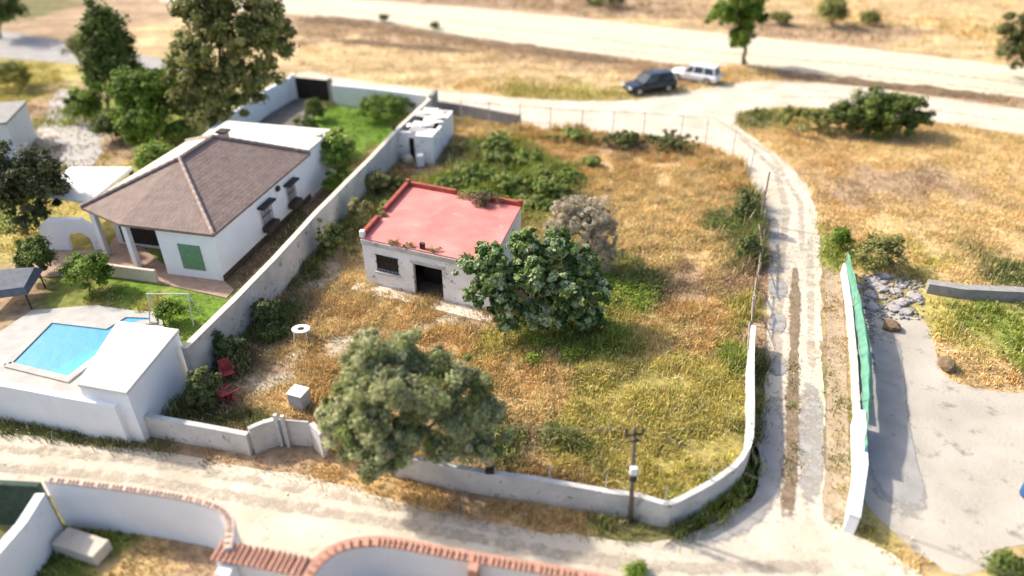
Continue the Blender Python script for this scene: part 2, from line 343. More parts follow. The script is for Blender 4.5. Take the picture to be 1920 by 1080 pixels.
# ------------------------------------------------------------------ ground
gx = np.concatenate([-np.array([900, 500, 300, 200, 150, 120, 100]), np.arange(-85, 85.1, .45), [100, 120, 150, 200, 300, 500, 900]])
gy = np.concatenate([[-200, -80, -20, 0, 6], np.arange(9, 112, .45), [118, 128, 145, 170, 220, 320, 500, 900]])
GX, GY = np.meshgrid(gx, gy); fx, fy = GX.ravel(), GY.ravel()
so, gr, hh = cover(np.clip(fx, -72, 72), np.clip(fy, 12, 105))
n1 = fbm(fx * 1.1, fy * 1.1, 3, 4)[:, None]; n2 = fbm(fx * .35, fy * .35, 21)[:, None]
gc = (so * .75 + gr * .25) * (.62 + .76 * n1) * (.85 + .3 * n2)
far = (fy > 58)[:, None]; fur = fbm(fx * .10, fy * 1.3, 31, 3)[:, None]        # ploughed streaks running along the far field
gc = np.where(far, gc * (.55 + .9 * fur), gc)
nx, ny = len(gx), len(gy); ii = np.arange(nx * ny).reshape(ny, nx)
gf = np.stack([ii[:-1, :-1].ravel(), ii[:-1, 1:].ravel(), ii[1:, 1:].ravel(), ii[1:, :-1].ravel()], 1)
gz = np.zeros_like(fx)
tag(fast('ground', np.stack([fx, fy, gz], 1), gf, 'ground', col=gc), kind='structure')

# ------------------------------------------------------------------ roads and paved areas
TRACK = px([(560, 128), (640, 148), (740, 160), (820, 169), (900, 176), (980, 185), (1100, 191), (1200, 187), (1290, 172), (1350, 160), (1420, 152), (1500, 155), (1600, 160), (1740, 180), (1920, 206), (1990, 216), (1990, 262), (1920, 252), (1760, 228), (1640, 210), (1540, 202), (1450, 200), (1385, 211), (1378, 235), (1430, 272), (1490, 318), (1525, 370), (1538, 450), (1538, 600), (1545, 800), (1555, 940), (1580, 990), (1680, 1040), (1790, 1120), (1250, 1120),
            (1060, 1100), (900, 1060), (700, 1030), (600, 1055), (430, 1020), (420, 975), (330, 955), (110, 925), (-60, 912), (-60, 808), (100, 822), (250, 842), (400, 868), (520, 882), (600, 900), (700, 930), (850, 965), (1000, 992), (1130, 1012), (1250, 1022), (1330, 1000), (1395, 940), (1425, 860), (1436, 740), (1440, 600), (1441, 470), (1430, 390), (1400, 320), (1360, 285), (1310, 268), (1200, 262), (1090, 252), (975, 240), (860, 222), (800, 212), (620, 180), (545, 170)])
sheet('dirt_track', TRACK, .008, 'track', rag=.16, smooth=1)
UPPER = px([(300, -20), (530, 0), (640, -4), (980, 22), (1340, 62), (1600, 88), (1930, 128), (2050, 145), (2050, 200), (1900, 180), (1700, 160), (1480, 135), (1400, 119), (1300, 124), (1180, 108), (1060, 93), (900, 72), (800, 55), (700, 38), (540, 26), (300, 10)])
sheet('main_road', UPPER, .008, 'farroad', rag=.25, smooth=1)
sheet('side_road', px([(-60, 50), (40, 62), (150, 85), (250, 100), (345, 118), (345, 142), (240, 138), (140, 118), (40, 112), (-60, 100)]), .008, 'concrete', rag=.1)
sheet('garden_path', px([(70, 300), (60, 260), (90, 215), (100, 170), (135, 165), (150, 215), (190, 250), (190, 300), (150, 320)]), .008, 'deck', rag=.2)
sheet('yard_slab', px([(1600, 560), (1690, 590), (1740, 600), (1762, 700), (1800, 728), (1990, 745), (1990, 1000), (1880, 1020), (1820, 1080), (1760, 1070), (1640, 960), (1600, 900), (1618, 760), (1608, 640)]), .012, 'lotconcrete', rag=.18, smooth=1)
def soft_mat(name, col, col2, **k):
    m = mat(name, col, col2=col2, **k); N = m.node_tree.nodes; L = m.node_tree.links
    a = N.new('ShaderNodeAttribute'); a.attribute_name = 'Col'; tc = N.new('ShaderNodeTexCoord'); nz = N.new('ShaderNodeTexNoise'); nz.inputs['Scale'].default_value = 2.2; nz.inputs['Detail'].default_value = 9; nz.inputs['Roughness'].default_value = .65
    L.new(tc.outputs['Object'], nz.inputs['Vector'])
    m1 = N.new('ShaderNodeMath'); m1.operation = 'MULTIPLY_ADD'; L.new(nz.outputs['Fac'], m1.inputs[0]); m1.inputs[1].default_value = 1.5; L.new(a.outputs['Fac'], m1.inputs[2])
    m2 = N.new('ShaderNodeMapRange'); L.new(m1.outputs[0], m2.inputs['Value']); m2.inputs['From Min'].default_value = 1.05; m2.inputs['From Max'].default_value = 1.5
    t = N.new('ShaderNodeBsdfTransparent'); ms = N.new('ShaderNodeMixShader'); L.new(m2.outputs[0], ms.inputs[0]); L.new(t.outputs[0], ms.inputs[1]); L.new(N['Principled BSDF'].outputs[0], ms.inputs[2]); L.new(ms.outputs[0], N['Material Output'].inputs['Surface'])
    return m
M['s_soil'] = soft_mat('soft brown soil', (.26, .19, .12), (.15, .105, .07), rough=.95, scale=3, bump=.7, bscale=7)
M['s_verge'] = soft_mat('soft pale earth', (.40, .31, .215), (.28, .205, .135), rough=.95, scale=2.5, bump=.6, bscale=7)
M['s_rut'] = soft_mat('soft dusty rut', (.47, .41, .33), (.34, .285, .215), rough=.95, scale=1.4, bump=.5, bscale=6)
M['s_grey'] = soft_mat('soft grey tone', (.34, .325, .30), (.255, .24, .22), rough=.9, scale=1.1, bump=.3, bscale=9)  # plain grey overlay shared by track patches, worn spots and yard shade
def strip(name, line, w, z, m, a=1.0, fall=.3):
    P = []; line = [p[:2] for p in line]
    for i in range(len(line) - 1):
        n = max(1, int(np.linalg.norm(line[i + 1] - line[i]) / .4))
        for k in range(n): P.append(line[i] + (line[i + 1] - line[i]) * k / n)
    P.append(line[-1]); v = []; c = []
    for i, p in enumerate(P):
        q = P[min(i + 1, len(P) - 1)] - P[max(i - 1, 0)]; q = q / np.linalg.norm(q); nn = np.array([-q[1], q[0]]); ww = w(i / (len(P) - 1)) if callable(w) else w; e = min(1, i / 3, (len(P) - 1 - i) / 3)
        for t, al in ((-1 - fall, 0), (-1 + fall * .3, 1), (0, 1), (1 - fall * .3, 1), (1 + fall, 0)):
            v.append((p[0] + nn[0] * t * ww / 2, p[1] + nn[1] * t * ww / 2, z)); c.append([al * e * a] * 3)
    f = [(i * 5 + j, (i + 1) * 5 + j, (i + 1) * 5 + j + 1, i * 5 + j + 1) for i in range(len(P) - 1) for j in range(4)]
    tag(fast(name, np.array(v), np.array(f), m, col=np.array(c)), kind='structure')
def patch(name, poly, z, m, a=1.0):
    P = [p[:2] for p in smooth_poly(poly, 2)]; c0 = np.mean(P, 0); v = [(c0[0], c0[1], z)]; c = [[a] * 3]; n = len(P)
    for p in P: v.append((c0[0] + (p[0] - c0[0]) * .72, c0[1] + (p[1] - c0[1]) * .72, z)); c.append([a] * 3)
    for p in P: v.append((p[0], p[1], z)); c.append([0] * 3)
    f = [(0, 1 + i, 1 + (i + 1) % n) for i in range(n)]; g = []
    for i in range(n): j = (i + 1) % n; g += [(1 + i, 1 + n + i, 1 + n + j), (1 + i, 1 + n + j, 1 + j)]
    tag(fast(name, np.array(v), np.array(f + g), m, col=np.array(c)), kind='structure')
strip('centre_strip', px([(1491, 490), (1490, 600), (1486, 740), (1484, 860), (1475, 960), (1462, 1000)]), lambda t: .16 + .30 * fbm(np.array([t * 9.0]), np.array([2.0]), 4)[0] + .12 * t, .028, 's_soil', .8, fall=1.0)
strip('verge', px([(1560, 500), (1567, 620), (1570, 760), (1570, 900), (1562, 1000)]), .75, .020, 's_verge', 1, fall=.4)
patch('grey_patch', px([(1432, 722), (1480, 730), (1480, 880), (1462, 960), (1400, 1015), (1310, 1045), (1200, 1045), (1290, 1015), (1370, 965), (1418, 880)]), .016, 's_grey', 1.0)  # grey tone over the lower part of the track, fading at its edges
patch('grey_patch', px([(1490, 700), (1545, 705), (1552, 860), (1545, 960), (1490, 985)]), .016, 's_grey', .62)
for L_, w_, a_ in (([(-60, 872), (250, 897), (480, 940), (800, 992), (1080, 1046), (1300, 1066), (1600, 1060)], .45, .5), ([(-60, 836), (250, 862), (480, 902), (760, 955), (1000, 1010)], .4, .45), ([(800, 187), (1000, 202), (1200, 212), (1340, 222), (1446, 289), (1501, 380), (1504, 490)], .35, .45), ([(1440, 182), (1600, 183), (1900, 229)], .4, .45), ([(1380, 250), (1455, 320), (1475, 400), (1462, 500), (1458, 620), (1455, 720)], .4, .5), ([(1518, 430), (1520, 600), (1520, 720)], .35, .45), ([(560, 10), (900, 46), (1300, 94), (1700, 130), (2000, 168)], .9, .42), ([(560, 22), (900, 62), (1300, 112), (1700, 150), (2000, 184)], .8, .4)):
    strip('wheel_rut', px(L_), w_, .024, 's_rut', a_, fall=.9)
for P_ in ([(1438, 515), (1482, 525), (1478, 566), (1436, 562)], [(1440, 580), (1480, 590), (1474, 632), (1438, 625)], [(1434, 672), (1474, 664), (1482, 706), (1438, 712)], [(1440, 400), (1460, 400), (1466, 490), (1442, 510)]):
    patch('worn_patch', px(P_), .032, 's_grey', .75)
patch('yard_shade', px([(1600, 600), (1690, 600), (1700, 720), (1720, 860), (1760, 980), (1700, 1010), (1600, 900)]), .020, 's_grey', .9)  # shadow of the wall and net painted on the slab as grey
sheet('driveway', px([(545, 182), (600, 188), (580, 240), (520, 262), (400, 300), (370, 290), (440, 240)]), .012, 'driveway', rag=.1, smooth=0)
sheet('side_path', px([(420, 535), (470, 480), (612, 352), (640, 330), (660, 335), (560, 430), (440, 545)]), .008, 'brownsoil', rag=.1, smooth=0)
sheet('terrace', px([(60, 470), (200, 470), (225, 430), (320, 508), (420, 528), (440, 545), (425, 560), (310, 535), (200, 520), (60, 520)]), .05, 'paving', rag=0, smooth=0)

def pebbles(name, polys, n, r0, r1, label, m='rock'):
    V = []; Fc = []; b = 0; octf = np.array([(0, 2, 4), (2, 1, 4), (1, 3, 4), (3, 0, 4), (2, 0, 5), (1, 2, 5), (3, 1, 5), (0, 3, 5)])
    for poly, cnt in zip(polys, n):
        P = np.array([p[:2] for p in poly]); lo_, hi_ = P.min(0), P.max(0); q = RNG.uniform(lo_, hi_, (cnt * 4, 2)); q = q[inpoly(q[:, 0], q[:, 1], P)][:cnt]
        for x, y in q:
            r = r0 + (r1 - r0) * RNG.random() ** 3; a = RNG.random() * 3; e = r * RNG.uniform(.6, 1.1); z = .01 + r * .25
            c_, s_ = math.cos(a), math.sin(a)
            V += [(x + r * c_, y + r * s_, z), (x - r * c_, y - r * s_, z), (x - e * s_, y + e * c_, z + .01), (x + e * s_, y - e * c_, z), (x, y, z + r * .5), (x, y, z - r * .5)]; Fc.append(octf + b); b += 6
    tag(fast(name, np.array(V), np.concatenate(Fc), m), label, 'stones', kind='stuff')
pebbles('loose_stones', [TRACK, px([(1441, 420), (1540, 420), (1545, 900), (1420, 900)])], [2200, 900], .02, .055, 'small loose stones and clods scattered over the dirt tracks', 'track')
pebbles('yard_rubble', [px([(1612, 590), (1640, 590), (1640, 700), (1632, 800), (1622, 900), (1612, 900), (1618, 760), (1610, 650)]), px([(1600, 515), (1730, 520), (1730, 600), (1600, 600)])], [500, 700], .04, .16, 'dark broken rubble lying along the foot of the green net', 'blockwall')
# ------------------------------------------------------------------ vegetation generators
def tufts(name, pts, h, col, kind_label, blades=5, width=.045, spread=.16, lean=.5, hvar=.45, mat_='veg', cat='grass', cvar=.22):
    n = len(pts); N = n * blades
    base = np.repeat(pts, blades, 0) + RNG.normal(0, spread, (N, 2)); hh_ = np.repeat(h, blades) * (1 - hvar + RNG.random(N) * hvar * 2)
    az = RNG.random(N) * 2 * np.pi; ln = RNG.random(N) * lean
    d = np.stack([np.cos(az), np.sin(az)], 1); pz = RNG.random(N) * 2 * np.pi; pw = np.stack([np.cos(pz), np.sin(pz)], 1) * width
    z0 = np.zeros(N)
    b0 = np.c_[base - pw / 2, z0]; b1 = np.c_[base + pw / 2, z0]
    mid = base + d * (hh_ * ln * .35)[:, None]
    m0 = np.c_[mid - pw * .42, hh_ * .6]; m1 = np.c_[mid + pw * .42, hh_ * .6]
    tip = np.c_[base + d * (hh_ * ln)[:, None], hh_ * (1 - ln * .35)]
    v = np.stack([b0, b1, m1, m0, tip], 1).reshape(-1, 3)
    k = np.arange(N) * 5
    f = np.concatenate([np.stack([k, k + 1, k + 2], 1), np.stack([k, k + 2, k + 3], 1), np.stack([k + 3, k + 2, k + 4], 1)])
    c = np.repeat(col, blades, 0) * (1 - cvar + RNG.random((N, 1)) * 2 * cvar) * (1 + RNG.normal(0, .05, (N, 3)))
    o = fast(name, v, f, mat_, col=np.repeat(c, 5, 0))
    return tag(o, kind_label, cat, kind='stuff')
def scatter(poly, dens, excl=(), far_dens=None):
    P = np.array([p[:2] for p in poly]); x0, y0 = P.min(0); x1, y1 = P.max(0); n = int((x1 - x0) * (y1 - y0) * dens)
    x = RNG.uniform(x0, x1, n); y = RNG.uniform(y0, y1, n); k = inpoly(x, y, P)
    for e in excl: k &= ~inpoly(x, y, e)
    return np.stack([x[k], y[k]], 1)
def leaves(pos, nrm, L, Wd, col, droop=0):
    N = len(pos)
    a = np.cross(nrm, RNG.normal(0, 1, (N, 3))); a[:, 2] -= droop; a /= np.linalg.norm(a, axis=1, keepdims=True) + 1e-9
    b = np.cross(nrm, a); b /= np.linalg.norm(b, axis=1, keepdims=True) + 1e-9
    s = (RNG.random((N, 1)) * .7 + .65)
    v = np.stack([pos - a * L * s / 2, pos + b * Wd * s / 2, pos + a * L * s / 2, pos - b * Wd * s / 2], 1).reshape(-1, 3)
    k = np.arange(N) * 4; f = np.stack([k, k + 1, k + 2, k + 3], 1)
    return v, f, np.repeat(col, 4, 0)
def crown_mesh(name, parent, c, r, nclump, nleaf, L, Wd, cols, clump_r=.5, shape_seed=0, flat=.75, inner=.35, droop=0, zmin=.15, upb=.5, cvar=.2, jut=.25, raw=False):
    """foliage: leaf clumps spread through an uneven ellipsoid"""
    c = np.array(c, float); r = np.array(r, float)
    d = RNG.normal(0, 1, (nclump, 3)); d /= np.linalg.norm(d, axis=1, keepdims=True); d[:, 2] = np.where(d[:, 2] < -.6, -d[:, 2], d[:, 2])
    bump = np.array([mnoise.noise(Vector(q) * 1.7 + Vector((shape_seed * 7.3, 1.1, shape_seed))) for q in d])
    rad = inner + (1 - inner) * RNG.random(nclump) ** .45; rad *= 1 + bump * jut * 2
    cc = c + d * r * rad[:, None]; cc[:, 2] = np.maximum(cc[:, 2], zmin)
    sz = clump_r * (.45 + 1.1 * RNG.random(nclump) ** 1.5); tone = RNG.integers(0, len(cols), nclump); tint = 1 - cvar + RNG.random(nclump) * 2 * cvar
    per = nleaf // nclump; N = per * nclump; ci = np.repeat(np.arange(nclump), per)
    off = RNG.normal(0, 1, (N, 3)); off /= np.linalg.norm(off, axis=1, keepdims=True); off *= (RNG.random((N, 1)) ** .5); off[:, 2] *= flat
    pos = cc[ci] + off * sz[ci][:, None]; pos[:, 2] = np.maximum(pos[:, 2], .05)
    if droop: pos[:, 2] -= (np.abs(off[:, 0]) + np.abs(off[:, 1])) * sz[ci] * .3 * droop
    pos[:, 2] = np.maximum(pos[:, 2], .05)
    nr = off * 1.0 + d[ci] * .5 + RNG.normal(0, .55, (N, 3)); nr[:, 2] += upb; nr /= np.linalg.norm(nr, axis=1, keepdims=True)
    col = np.array(cols)[tone[ci]] * tint[ci][:, None] * (.82 + .36 * RNG.random((N, 1)))
    v, f, cv = leaves(pos, nr, L, Wd, col, droop)
    if raw: return v, f, cv, cc
    return fast(name, v, f, 'leaf', parent=parent, col=cv), cc
def trunk(parent, base, top, r0, branches, bark='bark', n=8, name='trunk'):
    mb = MB(); b = np.array(base, float); t = np.array(top, float); pts = []; rr = []
    for i in range(7):
        k = i / 6; w = np.array([random.uniform(-1, 1), random.uniform(-1, 1), 0]) * r0 * .8 * (0 < i < 6); pts.append(b + (t - b) * k + w); rr.append(r0 * (1 - .6 * k) * (1.35 if i == 0 else 1))
    mb.tube(pts, rr, 10)
    for i in range(n):
        e = np.array(branches[random.randrange(len(branches))]); st = pts[random.randint(2, 6)]; m = (st + e) / 2 + np.array([random.uniform(-.3, .3), random.uniform(-.3, .3), random.uniform(.0, .4)])
        mb.tube([st, m, e], [r0 * .38, r0 * .22, r0 * .07], 6)
    return mb.build(name, bark, parent, smooth=True)
def tree(name, label, box, base, cols, nclump, nleaf, L, Wd, cat='tree', group=None, lobes=None, squash=1, clump_r=.5, r0=.16, seed=0, trunk_lean=(0, 0), zlow=None, ry=None, **kw):
    """box: crown outline in the photo, base: where it stands"""
    b = at(*base); Y = b[1]; x0, y0, x1, y1 = box; t = atY((x0 + x1) / 2, y0, Y + .3); u = atY((x0 + x1) / 2, y1, Y - .8)
    top = t[2] * squash; low = max(.1, u[2]) if zlow is None else zlow; cz = (top + low) / 2; rz = max(.2, (top - low) / 2); s = scl(Y, cz); rx = (x1 - x0) / 2 / s
    cx = atY((x0 + x1) / 2, (y0 + y1) / 2, Y)[0]
    o = thing(name, label, cat, b, group)
    c = (cx, Y, cz)
    k = 1 - clump_r / max(rx, clump_r * 1.3) * .55; kz = 1 - clump_r / max(rz, clump_r * 1.3) * .45
    if lobes:                                                # boughs: (photo x, photo y, radius in px, nearer by metres)
        V = []; Fq = []; Cq = []; cc = []; nv = 0; tot = sum(l[2] ** 2 for l in lobes)
        for i, (lx, ly, lr, near) in enumerate(lobes):
            q = atY(lx, ly, Y - near); q[2] = max(q[2], .35); R_ = lr / scl(Y - near, q[2]); w = lr ** 2 / tot
            vv, ff, cv, c1 = crown_mesh('', None, q, (R_ * .8, R_ * .8, R_ * .72), max(4, int(nclump * w)), max(60, int(nleaf * w)), L, Wd, cols, clump_r=clump_r, shape_seed=seed + i, zmin=.3, raw=True, **kw)
            V.append(vv); Fq.append(ff + nv); Cq.append(cv); nv += len(vv); cc += list(c1)
        fast('crown' if cat == 'tree' else 'foliage', np.concatenate(V), np.concatenate(Fq), 'leaf', parent=o, col=np.concatenate(Cq)); random.shuffle(cc)
    else:
        _, cc = crown_mesh('crown' if cat == 'tree' else 'foliage', o, c, (rx * k, (ry or rx * .9) * k, rz * kz), nclump, nleaf, L, Wd, cols, clump_r=clump_r, shape_seed=seed, zmin=low * .9 + .1, **kw)
    br = [q for q in cc if q[2] > low + .1][:60] or [np.array(c)]
    trunk(o, (b[0], b[1], -.1), (cx * .6 + b[0] * .4, Y, low + (top - low) * .45), r0, br, name='trunk' if cat == 'tree' else 'stem')
    return o
OL = [(.28, .30, .13), (.36, .37, .175), (.20, .235, .07), (.45, .45, .24)]
FIG = [(.12, .185, .055), (.18, .25, .08), (.34, .40, .21), (.065, .12, .02)]
GRN = [(.13, .20, .022), (.19, .27, .035), (.08, .135, .015)]
LIM = [(.26, .34, .06), (.33, .39, .09), (.15, .24, .04)]
DRK = [(.11, .15, .032), (.155, .20, .045), (.075, .105, .02)]
BRN = [(.21, .21, .065), (.28, .27, .09), (.14, .16, .04)]
DRY = [(.27, .225, .165), (.22, .18, .125), (.30, .25, .18), (.17, .15, .09)]

# ------------------------------------------------------------------ derelict hut with the red roof
hA = np.array([-7.50, 31.35]); hC_dir = at(985, 380, 2.7) - at(770, 345, 2.7)
hw = np.array([.935, -.385]); hw /= np.linalg.norm(hw); hu = np.array([.245, .97]); hu /= np.linalg.norm(hu)
HW_, HD, HH = 6.95, 6.4, 2.55
def hp(a, b, z=0): p = hA + hw * a + hu * b; return (p[0], p[1], z)
def hpz(mb, a0, a1, b0, b1, z0, z1): return mb.hexa([hp(a0, b0, z0), hp(a1, b0, z0), hp(a1, b1, z0), hp(a0, b1, z0)], [hp(a0, b0, z1), hp(a1, b0, z1), hp(a1, b1, z1), hp(a0, b1, z1)])
hut = thing('derelict_hut', 'derelict single storey white hut with a flat red roof in the overgrown plot', 'hut', (*hp(3.3, 3.2)[:2], 0))
mb = MB(); T = .25
w0, w1, wz0, wz1 = .75, 2.0, 1.0, 1.85; d0, d1, dz = 2.85, 4.45, 1.85
for a0, a1, z0, z1 in ((0, w0, 0, HH), (w0, w1, 0, wz0), (w0, w1, wz1, HH), (w1, d0, 0, HH), (d0, d1, dz, HH), (d1, HW_, 0, HH)): hpz(mb, a0, a1, 0, T, z0 - .05 * (z0 == 0), z1)
for a0, a1, b0, b1 in ((0, T, T, HD), (HW_ - T, HW_, T, HD), (T, HW_ - T, HD - T, HD)): hpz(mb, a0, a1, b0, b1, -.05, HH)
mb.build('wall', 'hutwall', hut)
mb = MB(); hpz(mb, -.04, HW_ + .04, -.05, 0 - .002, HH - .22, HH + .02); mb.build('cornice', 'oldwall', hut)
mb = MB(); hpz(mb, T, HW_ - T, T, HD - T, 0, .05); mb.build('floor', 'brownsoil', hut)
mb = MB(); hpz(mb, -.02, HW_ + .02, 0, HD + .02, HH + .002, HH + .10); rf = mb.build('roof', 'redroof', hut)
mb = MB(); z0, z1 = HH + .102, HH + .36
segs = [(-.06, .16, .0, 2.0), (-.06, .16, 2.9, HD + .06)]
for a0, a1, b0, b1 in segs: hpz(mb, a0, a1, b0, b1, z0, z1)
for a0, a1 in ((.161, 3.1), (4.4, HW_ + .06)): hpz(mb, a0, a1, HD - .16, HD + .06, z0, z1)
for k in range(6): a = 3.12 + k * .21; hpz(mb, a, a + .18, HD - .14, HD + .04, z0, z1 - .1 - .04 * (k % 3))
for k in range(4): b = 2.02 + k * .22; hpz(mb, -.05, .14, b, b + .19, z0, z1 - .12 - .05 * (k % 2))
mb.build('parapet', 'redtrim', hut, bevel=.02)
for a, b in ((.05, .12), (.05, HD - .05), (HW_ - .03, HD - .05)): mb = MB(); hpz(mb, a - .125, a + .125, b - .125, b + .125, z0, z1 + .1); mb.build('corner_block', 'hutwall' if b < 1 else 'redtrim', hut, bevel=.03)
mb = MB(); hpz(mb, 3.25, 3.5, .12, .3, z0, z0 + .3); mb.build('chimney_stub', 'frame', hut)
for a_, b_, w_ in ((1.9, .12, .35), (2.7, .15, .25), (4.0, .2, .4), (.2, 2.5, .35), (3.7, 6.1, .5)):
    q_ = hp(a_, b_, HH + .2); crown_mesh('roof_weed', hut, q_, (w_, w_ * .35, .10), 10, 260, .09, .045, [(.30, .27, .09), (.22, .20, .08), (.38, .32, .15)], clump_r=max(.12, w_ * .45), zmin=HH + .13)
wf = MB(); hpz(wf, w0, w1, .10, .14, wz0, wz1)
wn = wf.build('window', 'glass', hut)
mb = MB()
for a in np.linspace(w0 + .05, w1 - .09, 8): hpz(mb, a, a + .035, -.06, -.03, wz0 - .05, wz1 + .05)
for z in (wz0 - .03, (wz0 + wz1) / 2, wz1): hpz(mb, w0 - .05, w1 + .05, -.029, -.003, z, z + .035)
mb.build('window_grille', 'frame', wn)
mb = MB()
for a0, a1, z0_, z1_ in ((w0 - .08, w1 + .08, wz0 - .17, wz0 - .08),): hpz(mb, a0, a1, -.12, -.002, z0_, z1_)
mb.build('sill', 'oldwall', wn)
mb = MB(); hpz(mb, d0 - .12, d1 + .12, -.07, -.003, dz + .002, dz + .16); mb.build('door_lintel', 'oldwall', hut)
mb = MB(); hpz(mb, d0 + .02, d1 - .02, 1.2, 1.26, .05, HH - .1); mb.build('inner_partition', 'darkwood', hut)
mb = MB(); hpz(mb, -.5, HW_ + .3, -.9, -.08, -.02, .07); mb.build('doorstep', 'cream', hut, bevel=.03)

# ------------------------------------------------------------------ neighbour's house
nE = np.array([-14.90, 31.45]); nu = np.array([.217, .976]); nw = np.array([-.976, .217])
def npt(a, b, z=0): p = nE + nw * a + nu * b; return (p[0], p[1], z)
def npz(mb, a0, a1, b0, b1, z0, z1): return mb.hexa([npt(a1, b0, z0), npt(a0, b0, z0), npt(a0, b1, z0), npt(a1, b1, z0)], [npt(a1, b0, z1), npt(a0, b0, z1), npt(a0, b1, z1), npt(a1, b1, z1)])
house = thing('villa', 'single storey white villa with a brown hipped roof and a green shutter', 'house', (*npt(4, 5)[:2], 0))
EZ = 2.95; RZ = 4.65
mb = MB(); npz(mb, 0, 3.25, 0, 10.2, -.05, EZ - .1); npz(mb, 3.251, 7.9, 2.3, 10.2, -.05, EZ - .1); mb.build('wall', 'white', house)
e = .3
P0 = npt(-e, -e, EZ); P1 = npt(5.0, -e, EZ); P2 = npt(8.2, .9, EZ); P3 = npt(8.2, 10.4, EZ); P4 = npt(-e, 10.4, EZ); R0 = npt(4.15, 4.3, RZ); R1 = npt(4.15, 7.6, RZ)
mb = MB(); D = -.14
lo = [(p[0], p[1], p[2] + D) for p in (P0, P1, P2, P3, P4)]
mb.add([P0, P1, P2, P3, P4, R0, R1] + lo, [(0, 5, 1), (1, 5, 2), (3, 6, 4), (4, 6, 5, 0), (0, 1, 8, 7), (1, 2, 9, 8), (2, 3, 10, 9), (3, 4, 11, 10), (4, 0, 7, 11), (7, 8, 9, 10, 11)])
roof = mb.build('roof', 'rooftile', house)
mb = MB(); up = [P2, R0, R1, P3]; mb.hexa([(p[0], p[1], p[2] - .1) for p in up], [(p[0], p[1], p[2] + .015) for p in up]); mb.build('sunlit_slope', 'cream', house)  # left slope painted cream to carry its sunlight; the tiles are brown
mb = MB()
for a, b in ((P0, R0), (R0, R1), (R0, P2), (R1, P4), (R1, P3)):
    a = np.array(a); b = np.array(b); n = 26
    mb.tube([a + (b - a) * k / n + np.array([0, 0, .05 + .03 * (k % 2)]) for k in range(n + 1)], .10, 6)
mb.build('ridge_tiles', mat('ridge tile', (.33, .255, .215), var=.2, scale=4, bump=.2), roof)
ch = MB(); npz(ch, 4.3, 4.75, 8.9, 9.35, EZ + .2, 4.35); co = ch.build('chimney', 'cream', house, bevel=.02)
c2 = MB(); npz(c2, 4.2, 4.85, 8.8, 9.45, 4.352, 4.46); c2.build('chimney_cap', 'frame', co)
an = MB(); npz(an, .0, 7.4, 10.21, 13.95, -.05, 2.9); ax = an.build('annex_wall', 'white', house)
an = MB(); npz(an, -.15, 7.5, 10.42, 14.1, 2.902, 3.08); an.build('annex_roof', 'whiteroof', house, bevel=.02)
sh = MB(); npz(sh, .9, 2.15, -.05, -.002, .55, 2.0)
shu = sh.build('shutter', 'green_shutter', house)
mb = MB()
for z in np.arange(.62, 1.95, .11): npz(mb, .95, 2.1, -.075, -.051, z, z + .05)
mb.build('slat', 'green_shutter', shu)
def side_window(b0, b1):
    w = MB(); w.hexa([npt(-.01, b0, 1.0), npt(-.04, b0, 1.0), npt(-.04, b1, 1.0), npt(-.01, b1, 1.0)], [npt(-.01, b0, 2.05), npt(-.04, b0, 2.05), npt(-.04, b1, 2.05), npt(-.01, b1, 2.05)])
    wn = w.build('window', mat('pale window blind', (.50, .48, .50), var=.15, scale=5, bump=0), house)
    a = MB(); npz(a, -.42, -.01, b0 - .2, b1 + .2, 2.08, 2.20); a.build('awning', 'frame', wn)
    g = MB()
    for k in np.linspace(b0, b1 - .03, 6): npz(g, -.16, -.13, k, k + .03, .95, 2.05)
    for z in (1.0, 1.5, 2.0): npz(g, -.129, -.105, b0 - .02, b1 + .02, z, z + .03)
    g.build('window_grille', 'frame', wn)
    p = MB(); npz(p, -.45, -.041, b0 - .12, b1 + .12, .62, .94); p.build('planter', 'rust', wn)
side_window(4.35, 5.35); side_window(7.35, 8.2)
mb = MB(); npz(mb, -.16, -.01, 6.3, 6.6, 2.2, 2.45); mb.build('wall_lamp', 'frame', house)
mb = MB(); npz(mb, -.09, -.01, -.01, 10.0, -.04, .35); mb.build('plinth', 'rust', house)
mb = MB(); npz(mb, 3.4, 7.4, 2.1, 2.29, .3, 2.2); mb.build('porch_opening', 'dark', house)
for a in (5.2, 7.7):
    mb = MB(); npz(mb, a - .14, a + .14, .1 if a < 6 else .9, .38 if a < 6 else 1.18, -.05, EZ - .15); mb.build('porch_column', 'white', house, bevel=.02)
mb = MB(); npz(mb, 3.26, 7.9, -.9, -.72, 0, .75); mb.build('porch_parapet', 'cream', house, bevel=.03)

# ------------------------------------------------------------------ boundary walls
gold = np.array
DW = [at(345, 655, 2.0), at(440, 562, 2.0), at(515, 485, 2.0), at(595, 397, 2.0), at(695, 297, 2.0), at(748, 240, 2.0), at(806, 186, 2.0)]
mb = MB(); wall_path(mb, DW, 2.0, .26, jag=.015)
dwall = tag(mb.build('boundary_wall', 'oldwall', origin=(*DW[3][:2], 0)), 'long stained white wall running between the villa and the overgrown plot', 'wall')
cp = MB(); wall_path(cp, DW, 2.07, .30, z0=2.02, jag=.008); cp.build('coping', 'cream', dwall)
dt = MB(); a = at(808, 205); wall_path(dt, [(DW[-1][0] + .02, DW[-1][1] + .2), (DW[-1][0] + .3, DW[-1][1] + 1.9)], 2.2, .3); tag(dt.build('wall_pier', 'blockwall', origin=(*a[:2], 0)), 'tall grey end pier where the two back walls meet', 'pier')
BW = [at(622, 158, 1.7), at(700, 166, 1.7), at(798, 178, 1.7)]
mb = MB(); wall_path(mb, BW, 1.7, .24); tag(mb.build('garden_wall', 'white', origin=(*BW[1][:2], 0)), 'white rear garden wall between the dark gate and the track corner', 'wall')
LW = [at(372, 262, 1.9), at(440, 208, 1.9), at(495, 170, 1.9), at(545, 143, 1.9)]
